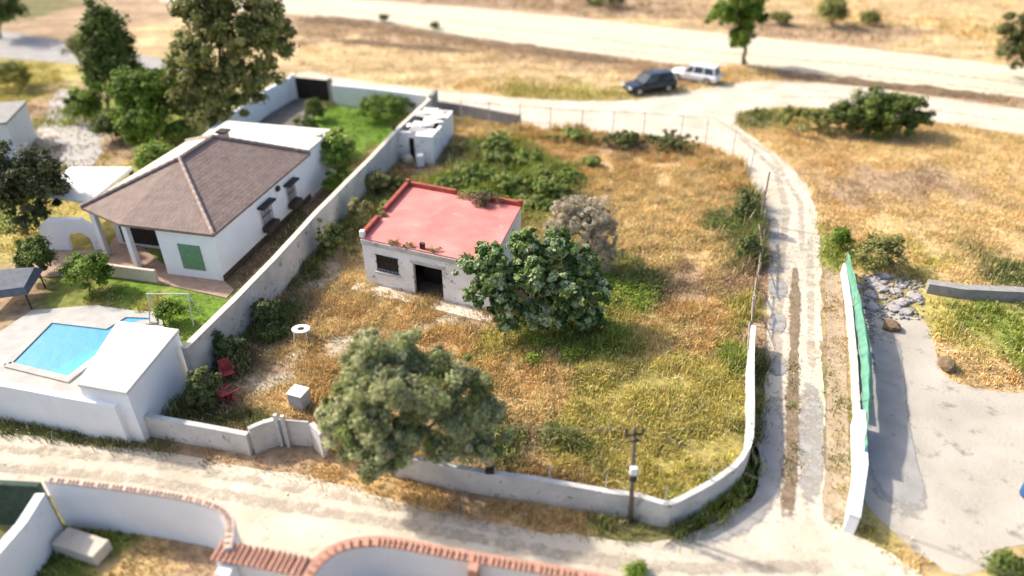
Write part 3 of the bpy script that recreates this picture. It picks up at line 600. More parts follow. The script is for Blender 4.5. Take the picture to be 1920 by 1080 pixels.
mb = MB(); wall_path(mb, LW, 1.9, .24); tag(mb.build('garden_wall', 'white', origin=(*LW[1][:2], 0)), 'white wall rising diagonally from the villa annex to the dark gate', 'wall')
ga, gb = at(549, 143, 1.9), at(618, 150, 1.9)
gate = thing('driveway_gate', 'black closed driveway gate at the back of the villa garden', 'gate', ((ga[0] + gb[0]) / 2, (ga[1] + gb[1]) / 2, 0))
gd = gb[:2] - ga[:2]; gl = np.linalg.norm(gd); gd /= gl
for k in range(2):
    mb = MB(); a = ga[:2] + gd * (gl * (.03 + .475 * k)); b = ga[:2] + gd * (gl * (.495 + .475 * k)); wall_path(mb, [a, b], 1.85, .06, z0=.05, step=9); mb.build('gate_leaf', 'darkwood', gate)
for q in (ga, gb):
    mb = MB(); mb.box((q[0], q[1], 1.0), (.34, .34, 2.1), rz=-.1); mb.build('gate_post', 'white' if q is ga else 'blockwall', gate, bevel=.02)
TW = [at(812, 190, 1.0), at(860, 196, 1.0), at(920, 207, 1.0), at(976, 217, 1.0)]
mb = MB(); wall_path(mb, TW, 1.05, .2, jag=.03); tag(mb.build('block_wall', 'blockwall', origin=(*TW[1][:2], 0)), 'low grey block wall beside the track behind the ruined shed', 'wall')
# front wall of the plot
FW1 = [at(252, 808), at(300, 818), at(390, 835), at(474, 851)]
mb = MB(); wall_path(mb, FW1, 1.05, .22, jag=.02); tag(mb.build('front_wall', 'oldwall', origin=(*FW1[1][:2], 0)), 'low dirty white wall between the pool house and the splayed entrance', 'wall')
FW2 = [at(478, 849), at(504, 838), at(527, 831)]
mb = MB(); wall_path(mb, FW2, 1.3, .2, jag=.02); tag(mb.build('entrance_wall', 'oldwall', origin=(*FW2[1][:2], 0)), 'short angled white wall on the left side of the plot entrance', 'wall')
ga, gb = at(534, 833), at(588, 838)
gate2 = thing('plot_gate', 'battered white sheet metal gate closing the plot entrance', 'gate', ((ga[0] + gb[0]) / 2, ga[1], 0))
mb = MB(); wall_path(mb, [ga, gb], 1.3, .06, z0=.03, step=9); mb.build('gate_leaf', 'oldwall', gate2)
for q in (at(530, 834), at(543, 836)):
    mb = MB(); mb.box((q[0], q[1] - .05, .8), (.14, .14, 1.6)); mb.build('gate_post', 'lightmetal', gate2, bevel=.01)
mb = MB(); wall_path(mb, [at(593, 838), at(612, 858)], 1.25, .2); tag(mb.build('entrance_wall', 'oldwall', origin=(*at(600, 845)[:2], 0)), 'short angled white wall right of the plot gate, half under the grey green tree', 'wall')
FW3 = px([(735, 893), (834, 915), (915, 930), (1027, 946), (1127, 965), (1184, 972), (1236, 988), (1254, 989), (1318, 955), (1378, 912), (1399, 872), (1402, 820), (1402, 753), (1403, 690), (1406, 650)])
FW3 = [p + np.array([0, .1, 0]) for p in FW3]
FW3 = [np.array([*p, 0]) for p in (lambda P: [P[0]] + sum([[P[i] * .8 + P[i + 1] * .2, P[i] * .2 + P[i + 1] * .8] for i in range(len(P) - 1)], []) + [P[-1]])([p[:2] for p in FW3])]
mb = MB(); wall_path(mb, FW3, 1.12, .2, jag=.02); fw = tag(mb.build('front_wall', 'oldwall', origin=(*FW3[4][:2], 0)), 'long stained white wall curving around the bottom right corner of the plot', 'wall')

# ------------------------------------------------------------------ fence posts and wires
def post(x, y, h, label, r=.04, m='post', lean=(0, 0), z0=0, grp='slim posts of the plot fence'):
    mb = MB(); mb.tube([(x, y, z0 - .1), (x + lean[0] * .5, y + lean[1] * .5, z0 + h * .5), (x + lean[0], y + lean[1], z0 + h)], [r, r * .9, r * .8], 6)
    return tag(mb.build('fence_post', m, origin=(x, y, 0)), label, 'fence post', grp)
TP = [(865, 232, 'just right of the ruined shed'), (917, 236, 'in front of the low grey block wall'), (975, 240, 'at the free end of the low grey block wall'), (1031, 246, 'first past the end of the block wall'), (1090, 252, 'second past the end of the block wall'), (1148, 254, 'third past the end of the block wall'), (1206, 256, 'above the dark hedge at the back of the plot'), (1275, 262, 'right of the dark back hedge'), (1322, 272, 'where the back fence starts to bend'), (1372, 292, 'on the bend of the track, below the junction'), (1405, 330, 'last of the bend, above the side fence')]
ppos = []
for x, y, l in TP:
    q = at(x, y); ppos.append(q); post(q[0], q[1], 1.95, 'slim grey fence post ' + l, lean=(random.uniform(-.04, .04), 0))
q = at(1424, 420); post(q[0], q[1], 3.3, 'tall leaning timber stake standing in the right side fence', r=.06, m='wood', lean=(.0, .1)); sidep = [q]
for x, y, l in ((1426, 480, 'leaning weathered stake in the side fence near the dark green scrub'), (1414, 545, 'rough stake in the side fence opposite the cracked track'), (1408, 610, 'rough stake at the upper end of the white side wall')):
    q = at(x, y); sidep.append(q); post(q[0], q[1], 1.6, l, r=.045, m='wood', lean=(random.uniform(-.15, .1), .1))
for x, y, l in ((919, 931, 'white rod post with a dark bracket on the front wall, nearest the grey green tree'), (1029, 947, 'second rod post from the tree on the front wall'), (1133, 965, 'rod post on the front wall left of the utility pole'), (1243, 989, 'rod post on the front wall right of the utility pole'), (1326, 951, 'rod post on the angled corner wall')):
    q = at(x, y) + np.array([0, .22, 0]); post(q[0], q[1], 1.75, l, r=.028)
q = at(919, 931); mb = MB(); mb.box((q[0], q[1] + .1, 1.2), (.3, .2, .16)); mb.tube([(q[0] - .15, q[1] + .1, 1.25), (q[0] + .25, q[1] + .1, 1.45)], .03, 5)
tag(mb.build('bracket', 'frame', origin=(q[0], q[1], 1.1)), 'small dark iron bracket on top of the front wall', 'bracket')
mb = MB()
for z in (.6, 1.2, 1.8):
    for a, b in zip(ppos[:-1], ppos[1:]): mb.tube([(a[0], a[1], z), (b[0], b[1], z)], .007, 4)
    a = ppos[-1]; b = sidep[0]; mb.tube([(a[0], a[1], z), (b[0], b[1], z)], .007, 4)
tag(mb.build('wire_fence', 'wire', origin=(*ppos[4][:2], 0)), 'thin wire strands strung between the back fence posts', 'wire fence')
# loose timber rails on the right side
mb = MB()
rl = px([(1423, 425), (1428, 470), (1420, 520), (1413, 560), (1407, 600), (1404, 650)], .9)
for k in range(5):
    mb.tube([rl[k] + np.array([random.uniform(-.08, .08), 0, random.uniform(-.2, .2)]), rl[k + 1] + np.array([random.uniform(-.08, .08), 0, random.uniform(-.2, .2)])], [.05, .035], 6)
    mb.tube([rl[k] + np.array([.1, .3, -.5]), rl[k + 1] + np.array([-.05, -.3, .15])], [.035, .03], 6)
tag(mb.build('rail_fence', 'wood', origin=(*rl[2][:2], 0)), 'broken fence of weathered rails along the right edge of the plot', 'fence')

# ------------------------------------------------------------------ utility pole
pb = at(1182, 977); PY = pb[1]; ptop = atY(1190, 800, PY + .25)
pole = thing('utility_pole', 'slim timber utility pole in front of the bottom right wall', 'pole', (pb[0], pb[1], 0))
mb = MB(); mb.tube([(pb[0], pb[1], -.2), (pb[0] * .5 + ptop[0] * .5, PY + .12, ptop[2] / 2), ptop], [.085, .075, .06], 10); mb.build('shaft', 'polewood', pole, smooth=True)
mb = MB(); mb.box((ptop[0], ptop[1] - .1, ptop[2] - .25), (.62, .07, .07), rz=.2); mb.box((ptop[0], ptop[1] - .1, ptop[2] - .52), (.42, .06, .06), rz=.2); mb.build('crossarm', 'rust', pole)
for k in (-.26, 0.0, .26):
    mb = MB(); x = ptop[0] + k; mb.tube([(x, ptop[1] - .1, ptop[2] - .24), (x, ptop[1] - .1, ptop[2] - .05), (x, ptop[1] - .1, ptop[2] + .02)], [.03, .055, .02], 8); mb.build('insulator', 'frame', pole)
q = atY(1188, 882, PY - .12); mb = MB(); mb.box((q[0], q[1] - .02, q[2]), (.24, .16, .30)); mb.build('meter_box', 'appliance', pole, bevel=.02)
q = atY(1187, 897, PY - .12); mb = MB(); mb.box((q[0], q[1], q[2]), (.22, .15, .2)); mb.build('junction_box', 'frame', pole, bevel=.02)
def cable(name, a, b, sag, label, r=.011):
    a = np.array(a); b = np.array(b); mb = MB(); mb.tube([a + (b - a) * t - np.array([0, 0, sag * 4 * t * (1 - t)]) for t in np.linspace(0, 1, 24)], r, 5)
    return tag(mb.build(name, 'wire', origin=tuple(a)), label, 'cable')
cable('power_cable', (ptop[0] - .26, ptop[1] - .1, ptop[2]), (ptop[0] - 7.4, ptop[1] + 1.9, ptop[2] - 1.2), .25, 'thin power cable running left from the utility pole')
cable('power_cable', (ptop[0] + .26, ptop[1] - .1, ptop[2]), (ptop[0] + 16, ptop[1] - 7, ptop[2] - 1.5), .5, 'thin power cable running right from the utility pole')

# ------------------------------------------------------------------ ruined shed
sA = at(741, 300); su = (at(850, 212, 2)[:2] - at(818, 256, 2)[:2]); su /= np.linalg.norm(su); sw = np.array([su[1], -su[0]])
def sp(a, b, z=0): p = sA[:2] + sw * a + su * b; return (p[0], p[1], z)
def spz(mb, a0, a1, b0, b1, z0, z1): return mb.hexa([sp(a0, b0, z0), sp(a1, b0, z0), sp(a1, b1, z0), sp(a0, b1, z0)], [sp(a0, b0, z1), sp(a1, b0, z1), sp(a1, b1, z1), sp(a0, b1, z1)])
shed = thing('ruined_shed', 'ruined white shed with collapsed roof sheets against the long wall', 'shed', (*sp(1.3, 2.5)[:2], 0))
mb = MB()
for a0, a1, z0, z1 in ((.1, .95, -.05, 1.95), (.95, 1.35, 1.55, 1.95), (1.35, 1.65, -.05, 1.95)): spz(mb, a0, a1, .4, .6, z0, z1)
spz(mb, 1.66, 2.9, -.25, 1.2, -.05, 2.0); spz(mb, 2.68, 2.9, 1.201, 5.4, -.05, 1.9); spz(mb, .1, 2.67, 5.2, 5.4, -.05, 1.9); spz(mb, .1, .3, .61, 5.19, -.05, 1.9)
mb.build('wall', 'hutwall', shed)
mb = MB(); spz(mb, .9, 1.4, .62, .68, 0, 1.6); mb.build('doorway', 'dark', shed)
mb = MB(); mb.tube([sp(.02, .3, 0), sp(.02, .3, 2.4)], .06, 6); mb.build('corner_pole', 'frame', shed)
mb = MB(); spz(mb, .2, 2.66, .62, 5.18, 1.2, 1.3); mb.build('gap_shade_bed', 'dark', shed)  # near-black slab paints the shade in the gaps between roof sheets
for k in range(13):
    a = random.uniform(.55, 2.3); b = .75 + k * .36; mb = MB(); p = sp(a, b, 2.0 + random.uniform(-.08, .16))
    L_, W_ = random.uniform(.9, 1.9), random.uniform(.45, .9)
    n = 9; rz = math.atan2(sw[1], sw[0]) + random.uniform(-.35, .35); rx = random.uniform(-.22, .22); ry = random.uniform(-.22, .22)
    from mathutils import Euler
    R = Euler((rx, ry, rz)).to_matrix(); v = []
    for i in range(n):
        for j in (-1, 1):
            q = R @ Vector((L_ * (i / (n - 1) - .5), j * W_ / 2, .035 * (i % 2))); v.append((p[0] + q.x, p[1] + q.y, p[2] + q.z))
    v += [(x, y, z - .02) for x, y, z in v]; m2 = 2 * n; f = []
    for i in range(n - 1): f += [(2 * i, 2 * i + 2, 2 * i + 3, 2 * i + 1), (m2 + 2 * i + 1, m2 + 2 * i + 3, m2 + 2 * i + 2, m2 + 2 * i), (2 * i, m2 + 2 * i, m2 + 2 * i + 2, 2 * i + 2), (2 * i + 1, 2 * i + 3, m2 + 2 * i + 3, m2 + 2 * i + 1)]
    f += [(0, 1, m2 + 1, m2), (m2 - 2, 2 * m2 - 2, 2 * m2 - 1, m2 - 1)]
    mb.add(v, f); mb.build('roof_sheet', 'whiteroof' if k % 4 else 'oldwall', shed)
q = at(765, 306); mb = MB()
for i in range(1): mb.tube([(q[0], q[1], -.03), (q[0], q[1], .15), (q[0] + .02, q[1], .45), (q[0], q[1], .62), (q[0], q[1], .66)], [.3, .38, .36, .2, .04], 10)
tag(mb.build('sack', 'tanplastic', origin=(q[0], q[1], 0), smooth=True), 'lumpy beige sack on the ground in front of the ruined shed', 'sack')
q = at(789, 312); mb = MB(); mb.tube([(q[0], q[1], 0), (q[0], q[1], .1), (q[0], q[1], .8), (q[0], q[1], .86)], [.24, .27, .27, .23], 14)
tag(mb.build('drum', 'appliance', origin=(q[0], q[1], 0), smooth=False), 'upright white drum in front of the ruined shed', 'drum')

# ------------------------------------------------------------------ things left lying in the plot
q = at(564, 760); o = thing('washing_machine', 'discarded white appliance with shade painted on its sides in the dry grass', 'appliance', (q[0], q[1], 0))
mb = MB(); mb.box((q[0], q[1], .38), (.66, .60, .72), rz=-.35); mb.build('body', 'applshade', o, bevel=.02)  # white sides coloured grey-blue to hold their shade
mb = MB(); mb.box((q[0], q[1], .765), (.70, .64, .045), rz=-.35); mb.build('top_panel', 'appliance', o, bevel=.015)
mb = MB(); mb.tube([(q[0] + .03, q[1] + .02, .788), (q[0] + .03, q[1] + .02, .80)], .13, 14); mb.build('lid_opening', 'applshade', o)
q = at(568, 636); o = thing('plastic_table', 'small white round plastic table with a dark hole in its top', 'table', (q[0], q[1], 0))
mb = MB(); n = 20; v = []
for z in (.56, .61):
    for r_ in (.17, .42):
        for k in range(n): t = 2 * math.pi * k / n; v.append((q[0] + r_ * math.cos(t), q[1] + r_ * .8 * math.sin(t), z))
f = []
for k in range(n):
    j = (k + 1) % n; f += [(k, j, n + j, n + k), (2 * n + k, 3 * n + k, 3 * n + j, 2 * n + j), (n + k, n + j, 3 * n + j, 3 * n + k), (k, 2 * n + k, 2 * n + j, j)]
mb.add(v, f); mb.build('tabletop', 'appliance', o)
for sx, sy in ((-1, -1), (1, -1), (1, 1), (-1, 1)):
    mb = MB(); mb.tube([(q[0] + sx * .33, q[1] + sy * .27, 0), (q[0] + sx * .25, q[1] + sy * .2, .56)], .035, 6); mb.build('leg', 'appliance', o)
def chair(x, y, rz, tilt, label, z=0):
    from mathutils import Matrix, Euler
    o = bpy.data.objects.new('plastic_chair', None); C.objects.link(o); o.location = (x, y, z); o.rotation_euler = (tilt, 0, rz); ORG[o.name] = np.zeros(3)
    tag(o, label, 'chair', 'red plastic chairs dumped by the front wall')
    b = MB().box((0, 0, .43), (.5, .48, .05)); b.build('seat', 'redplastic', o, bevel=.02)
    b = MB().box((0, .24, .70), (.48, .05, .5), rx=-.2); b.build('backrest', 'redplastic', o, bevel=.02)
    for s1 in (-1, 1):
        for s2 in (-1, 1): MB().tube([(s1 * .26, s2 * .24, 0), (s1 * .22, s2 * .2, .41)], .03, 6).build('leg', 'redplastic', o)
        MB().box((s1 * .26, 0, .65), (.05, .46, .04)).build('armrest', 'redplastic', o, bevel=.01)
q = at(430, 712); chair(q[0], q[1], .6, 0, 'faded red plastic chair standing upright in the dark weeds')
q = at(446, 742); chair(q[0], q[1], -.5, math.radians(80), 'faded red plastic chair lying on its back near the front wall', z=.28)
q = at(418, 735); chair(q[0] + .1, q[1], 2.2, math.radians(-75), 'faded red plastic chair tipped on its front, leftmost of the dumped chairs', z=.3)
q = at(700, 350, 0)

# ------------------------------------------------------------------ pool, pool house and the villa's front garden
POOL = px([(14, 684), (128, 712), (206, 652), (226, 622), (262, 606), (288, 604), (288, 594), (236, 592), (200, 614), (96, 602)], .12)
pd = px([(-80, 690), (-20, 640), (60, 585), (180, 575), (250, 585), (300, 588), (310, 620), (330, 640), (250, 760), (130, 742), (-80, 720)])
sheet('pool_deck', pd, .10, 'deck', rag=0, smooth=0)
mb = MB(); wall_path(mb, [(p[0], p[1]) for p in POOL] + [(POOL[0][0], POOL[0][1])], .18, .35, z0=.02, step=99)
pool = thing('swimming_pool', 'bright blue garden swimming pool with a pale stone rim', 'swimming pool', (*POOL[1][:2], 0))
mb.build('pool_rim', 'deck', pool, bevel=.02)
mb = MB(); mb.prism([(p[0], p[1]) for p in POOL], .02, .125); mb.build('water', 'water', pool)
# pool house
qA = at(148, 722, 2.5); qB = at(238, 738, 2.5); qC = at(334, 622, 2.5); qD = at(222, 606, 2.5)
ph = thing('pool_house', 'white flat roofed pool house beside the swimming pool', 'outbuilding', (*((qA + qC) / 2)[:2], 0))
mb = MB(); mb.prism([p[:2] for p in (qA, qB, qC, qD)], -.05, 2.45); mb.build('wall', 'white', ph)
cen = (qA + qB + qC + qD) / 4
mb = MB(); mb.prism([(cen + (p - cen) * 1.03)[:2] for p in (qA, qB, qC, qD)], 2.452, 2.6); mb.build('roof', 'whiteroof', ph, bevel=.02)
PW = [at(-60, 770), at(60, 792), at(150, 810), at(246, 828)]
mb = MB(); wall_path(mb, PW, 1.9, .25); tag(mb.build('garden_wall', 'white', origin=(*PW[1][:2], 0)), 'smooth white roadside wall below the swimming pool', 'wall')
# swing frame on the lawn
q = at(330, 600); sw_ = thing('swing_frame', 'pale metal swing frame on the lawn above the pool', 'swing', (q[0], q[1], 0))
for dx in (-.9, .9):
    for dy in (-.5, .5): MB().tube([(q[0] + dx * 1.15, q[1] + dy, 0), (q[0] + dx, q[1], 1.5)], .03, 6).build('leg', 'lightmetal', sw_)
MB().tube([(q[0] - 1.0, q[1], 1.5), (q[0] + 1.0, q[1], 1.5)], .035, 6).build('top_bar', 'lightmetal', sw_)
MB().box((q[0], q[1], .5), (1.1, .4, .05)).build('seat', 'wood', sw_, bevel=.01)
for dx in (-.5, .5): MB().tube([(q[0] + dx, q[1], .5), (q[0] + dx, q[1], 1.5)], .012, 4).build('rope', 'wire', sw_)
# carport left of the villa
cA, cB, cC, cD = at(64, 368, 2.3), at(170, 384, 2.3), at(250, 318, 2.3), at(135, 318, 2.3)
cpo = thing('carport', 'white flat roofed carport left of the villa', 'carport', (*((cA + cC) / 2)[:2], 0))
mb = MB(); mb.prism([p[:2] for p in (cA, cB, cC, cD)], 2.3, 2.5); mb.build('roof', 'whiteroof', cpo, bevel=.02)
cm = (cA + cC) / 2
for p in (cA, cB, cC, cD):
    p = cm + (p - cm) * .94; MB().box((p[0], p[1], 1.12), (.2, .2, 2.35)).build('post', 'frame', cpo)
# arched garden wall
mb = MB(); a0 = at(88, 470); a1 = at(198, 470); d = (a1 - a0)[:2]; L_ = np.linalg.norm(d); d /= L_; nn = np.array([-d[1], d[0]])
out = [(0, 0), (0, 1.5), (L_ * .2, 1.95), (L_ * .75, 1.95), (L_, 1.2), (L_, 0), (L_ * .82, 0)]
cx_, r_ = L_ * .62, L_ * .2
out += [(cx_ + r_ * math.cos(t), .5 + r_ * math.sin(t)) for t in np.linspace(0, math.pi, 9)] + [(cx_ - r_, 0)]
n = len(out); v = [(a0[0] + d[0] * s_ , a0[1] + d[1] * s_, z) for s_, z in out] + [(a0[0] + d[0] * s_ + nn[0] * .25, a0[1] + d[1] * s_ + nn[1] * .25, z) for s_, z in out]
mb.add(v, [tuple(range(n)), tuple(range(2 * n - 1, n - 1, -1))] + [(i, n + i, n + (i + 1) % n, (i + 1) % n) for i in range(n)])
tag(mb.build('arched_wall', 'white', origin=(a0[0], a0[1], 0)), 'white garden wall with a rounded arch opening in front of the carport', 'wall')
# white building at the left edge
b = at(-10, 300); o = thing('outbuilding', 'pale blue white outbuilding cut off by the left edge', 'outbuilding', (b[0], b[1], 0))
mb = MB(); mb.box((b[0] - 1.2, b[1] + 1.5, 1.3), (5.0, 4.5, 2.7), rz=.25); mb.build('wall', 'white', o)
mb = MB(); mb.box((b[0] - 1.2, b[1] + 1.5, 2.73), (5.3, 4.8, .14), rz=.25); mb.build('roof', 'blockwall', o, bevel=.02)
b = at(10, 590); o = thing('canvas_canopy', 'low blue grey canvas canopy at the left edge above the pool', 'canopy', (b[0], b[1], 0))
mb = MB(); mb.hexa([(b[0] - 1.4, b[1] - .3, .9), (b[0] + 1.2, b[1] + .4, .9), (b[0] + .8, b[1] + 2.6, 1.0), (b[0] - 1.6, b[1] + 2.2, 1.0)], [(b[0] - 1.2, b[1], 1.2), (b[0] + 1.0, b[1] + .6, 1.2), (b[0] + .6, b[1] + 2.3, 1.3), (b[0] - 1.4, b[1] + 2.0, 1.3)])
mb.build('canvas', mat('blue grey canvas', (.10, .11, .13), var=.2, scale=3, bump=.3), o)
for dx, dy in ((-1.2, .1), (1.0, .5), (.7, 2.3), (-1.4, 2.0)): MB().tube([(b[0] + dx, b[1] + dy, 0), (b[0] + dx, b[1] + dy, .92)], .04, 6).build('leg', 'frame', o)

# ------------------------------------------------------------------ walls of the gardens across the lower road
M['pinkcap'] = mat('pale pink cap tiles', (.58, .45, .36), rough=.85, scale=6, col2=(.48, .34, .26), bump=.3)
def coped_wall(pts, h, label, th=.26, mat_='white', cop=.34, tile=.045, gap=.13, slab='cream', inner=1, step=.45, tm='tileside'):
    w = MB(); wall_path(w, pts, h, th, step=step); o = tag(w.build('garden_wall', mat_, origin=(*pts[len(pts) // 2][:2], 0)), label, 'wall')
    c = MB(); wall_path(c, pts, h + .08, cop, z0=h + .002, step=step); c.build('coping', slab, o)
    t = MB(); n = 0
    for i in range(len(pts) - 1):
        a = np.array(pts[i][:2]); b = np.array(pts[i + 1][:2]); l = np.linalg.norm(b - a); d = (b - a) / l; nn = np.array([-d[1], d[0]])
        for k in range(int(l / gap)):
            p = a + d * (k + .5) * gap; q0 = p - nn * cop * (.62 if inner else .56); q1 = p + nn * cop * (.1 if inner else .56)
            t.tube([(q0[0], q0[1], h + .06), (p[0] * .5 + q0[0] * .5, p[1] * .5 + q0[1] * .5, h + .10), (q1[0], q1[1], h + .13)], tile, 6); n += 1
    t.build('cap_tiles', tm, o)
    return o
def curve(pts, it=2):
    P = [np.array(p[:2], float) for p in pts]
    for _ in range(it):
        Q = [P[0]]
        for i in range(len(P) - 1): Q += [P[i] * .75 + P[i + 1] * .25, P[i] * .25 + P[i + 1] * .75]
        P = Q + [P[-1]]
    return P
Wz = 1.9
coped_wall(curve([at(88, 900, 2.1), at(200, 912, 2.1), at(300, 926, 2.1), at(380, 940, 2.1), at(436, 965, 2.1), at(428, 1030, 2.1)]), 2.1, 'blue shaded white wall with a terracotta cap ending in a rounded corner', cop=.24, slab='pinkcap', tile=.03, tm='pinkcap')
coped_wall(curve([at(405, 1036, Wz), at(490, 1050, Wz), at(575, 1068, Wz)], 1), Wz, 'short white wall with a thick tiled terracotta cap at the bottom edge', cop=.56, slab='tileside', tile=.06, gap=.17, inner=0)
coped_wall(curve([at(560, 1120, Wz), at(588, 1058, Wz), at(640, 1022, Wz), at(715, 1014, Wz), at(800, 1030, Wz), at(890, 1047, Wz), at(1080, 1078, Wz), at(1200, 1105, Wz)]), Wz, 'large white wall with a rounded end and terracotta tiled cap at the bottom centre', cop=.34, slab='tileside', tile=.05, gap=.155)
q = at(888, 1062, 1.9); mb = MB(); mb.box((q[0], q[1] - .1, .98), (.3, .3, 2.1), rz=-.2); tag(mb.build('brick_pillar', 'tileside', origin=(q[0], q[1], 0), bevel=.02), 'terracotta brick pillar on the inner side of the bottom centre wall', 'pillar')
q = at(425, 1060, 1.8); mb = MB(); mb.box((q[0], q[1] - .1, .9), (.45, .45, 1.8), rz=-.2); tag(mb.build('gate_pillar', 'white', origin=(q[0], q[1], 0), bevel=.03), 'square white pillar below the rounded wall corner', 'pillar')
mb = MB(); wall_path(mb, [at(75, 925, 1.9), at(40, 980, 1.9), at(-30, 1060, 1.9)], 1.9, .3); tag(mb.build('garden_wall', 'white', origin=(*at(40, 980)[:2], 0)), 'white wall slanting down out of the bottom left corner', 'wall')
q = at(150, 1015, .5); mb = MB(); mb.box((q[0], q[1], .25), (1.7, .7, .5), rz=-.32); tag(mb.build('stone_bench', 'cream', origin=(q[0], q[1], 0), bevel=.04), 'pale block bench on the grass inside the bottom left wall', 'bench')
mb = MB(); wall_path(mb, [at(-60, 905, 1.9), at(75, 912, 1.9)], 2.0, .2); tag(mb.build('hedge_screen', mat('dark green screen', (.035, .06, .045), var=.3, scale=5, bump=.4), origin=(*at(20, 930)[:2], 0)), 'dark green screen fence at the bottom left edge', 'fence')

# ------------------------------------------------------------------ yard on the right
RW = px([(1578, 512), (1590, 600), (1598, 700), (1602, 790)])
mb = MB(); wall_path(mb, RW, .62, .15, jag=.02); tag(mb.build('yard_wall', 'oldwall', origin=(*RW[1][:2], 0)), 'long low white wall between the track and the grey yard', 'wall')
RW2 = px([(1603, 800), (1606, 900), (1590, 1000)])
mb = MB(); wall_path(mb, RW2, .9, .34); tag(mb.build('yard_wall', 'white', origin=(*RW2[1][:2], 0)), 'taller white wall end where the grey yard meets the lower road', 'wall')
net = thing('shade_net', 'sagging green shade net stretched on the yard fence', 'net', (*RW[1][:2], 0))
n = 40; v = []; rows = 7
A = [RW[0], RW[1], RW[2], RW[3], at(1606, 880)]
for i in range(n + 1):
    t = i / n * (len(A) - 1); k = min(int(t), len(A) - 2); p = A[k] + (A[k + 1] - A[k]) * (t - k)
    for j in range(rows):
        z = .64 + j * (.10 + .07 * math.sin(math.pi * i / n)); bulge = .06 + .42 * math.sin(math.pi * min(1, (i / n) ** 1.3 * 1.05)) * math.sin(math.pi * j / (rows - 1) * .8 + .3) + .02 * math.sin(i * 1.3 + j)
        v.append((p[0] + bulge, p[1], z - .02 * math.sin(i * .9) * (j == rows - 1)))
f = [(i * rows + j, i * rows + j + 1, (i + 1) * rows + j + 1, (i + 1) * rows + j) for i in range(n) for j in range(rows - 1)]
me = MB().add(v, f); no = me.build('netting', 'mesh', net, smooth=True); sm = no.modifiers.new('thick', 'SOLIDIFY'); sm.thickness = .01
for i in range(0, 5):
    t = i * .95; k = min(int(t), 3); p = A[k] + (A[k + 1] - A[k]) * (t - k); MB().tube([(p[0] + .1, p[1], 0), (p[0] + .02, p[1], 1.3)], .025, 6).build('post', 'post', net)
random.seed(3)
def rock(x, y, r, name='stone'):
    import bmesh
    bm = bmesh.new(); bmesh.ops.create_icosphere(bm, subdivisions=2, radius=r)
    s = Vector((random.uniform(.8, 1.5), random.uniform(.8, 1.2), random.uniform(.45, .8))); o_ = Vector((random.random() * 50,) * 3)
    for v_ in bm.verts: v_.co = Vector((v_.co.x * s.x, v_.co.y * s.y, v_.co.z * s.z)) * (1 + .5 * mnoise.noise(v_.co / r + o_))
    me = bpy.data.meshes.new(name); bm.to_mesh(me); bm.free(); o = link(name, me, 'rock', None); o.location = (x, y, r * .35); return o
rk = []
RL = px([(1590, 520), (1640, 512), (1700, 522), (1722, 560), (1715, 592), (1640, 588), (1600, 572)])
for k, q in enumerate(scatter(RL, 9)[:70]):
    r_ = random.uniform(.08, .26); rk.append(rock(q[0], q[1], r_))
for o in rk: tag(o, 'pale rubble stone in the heap at the head of the grey yard', 'stone', 'rubble heap at the head of the yard')
for (x, y, l, r_) in ((1672, 616, 'brown boulder lying alone on the grey yard slab', .35), (1775, 690, 'brown rock where the yard lawn meets the slab', .4)):
    q = at(x, y); o = rock(q[0], q[1], r_); o.data.materials.clear(); o.data.materials.append(M['brownsoil']); tag(o, l, 'stone')
mb = MB(); wall_path(mb, px([(1735, 545), (1800, 555), (1905, 560), (1980, 566)]), .55, .5); tag(mb.build('low_wall', 'blockwall', origin=(*at(1820, 555)[:2], 0)), 'low pale wall along the top of the yellow green yard lawn', 'wall')
q = at(1925, 930); mb = MB(); mb.tube([(q[0], q[1], 0), (q[0], q[1], .1), (q[0], q[1], .8), (q[0], q[1], .88)], [.22, .26, .26, .22], 14); tag(mb.build('barrel', 'bluebarrel', origin=(q[0], q[1], 0)), 'dark blue plastic barrel on the yard slab at the right edge', 'barrel')

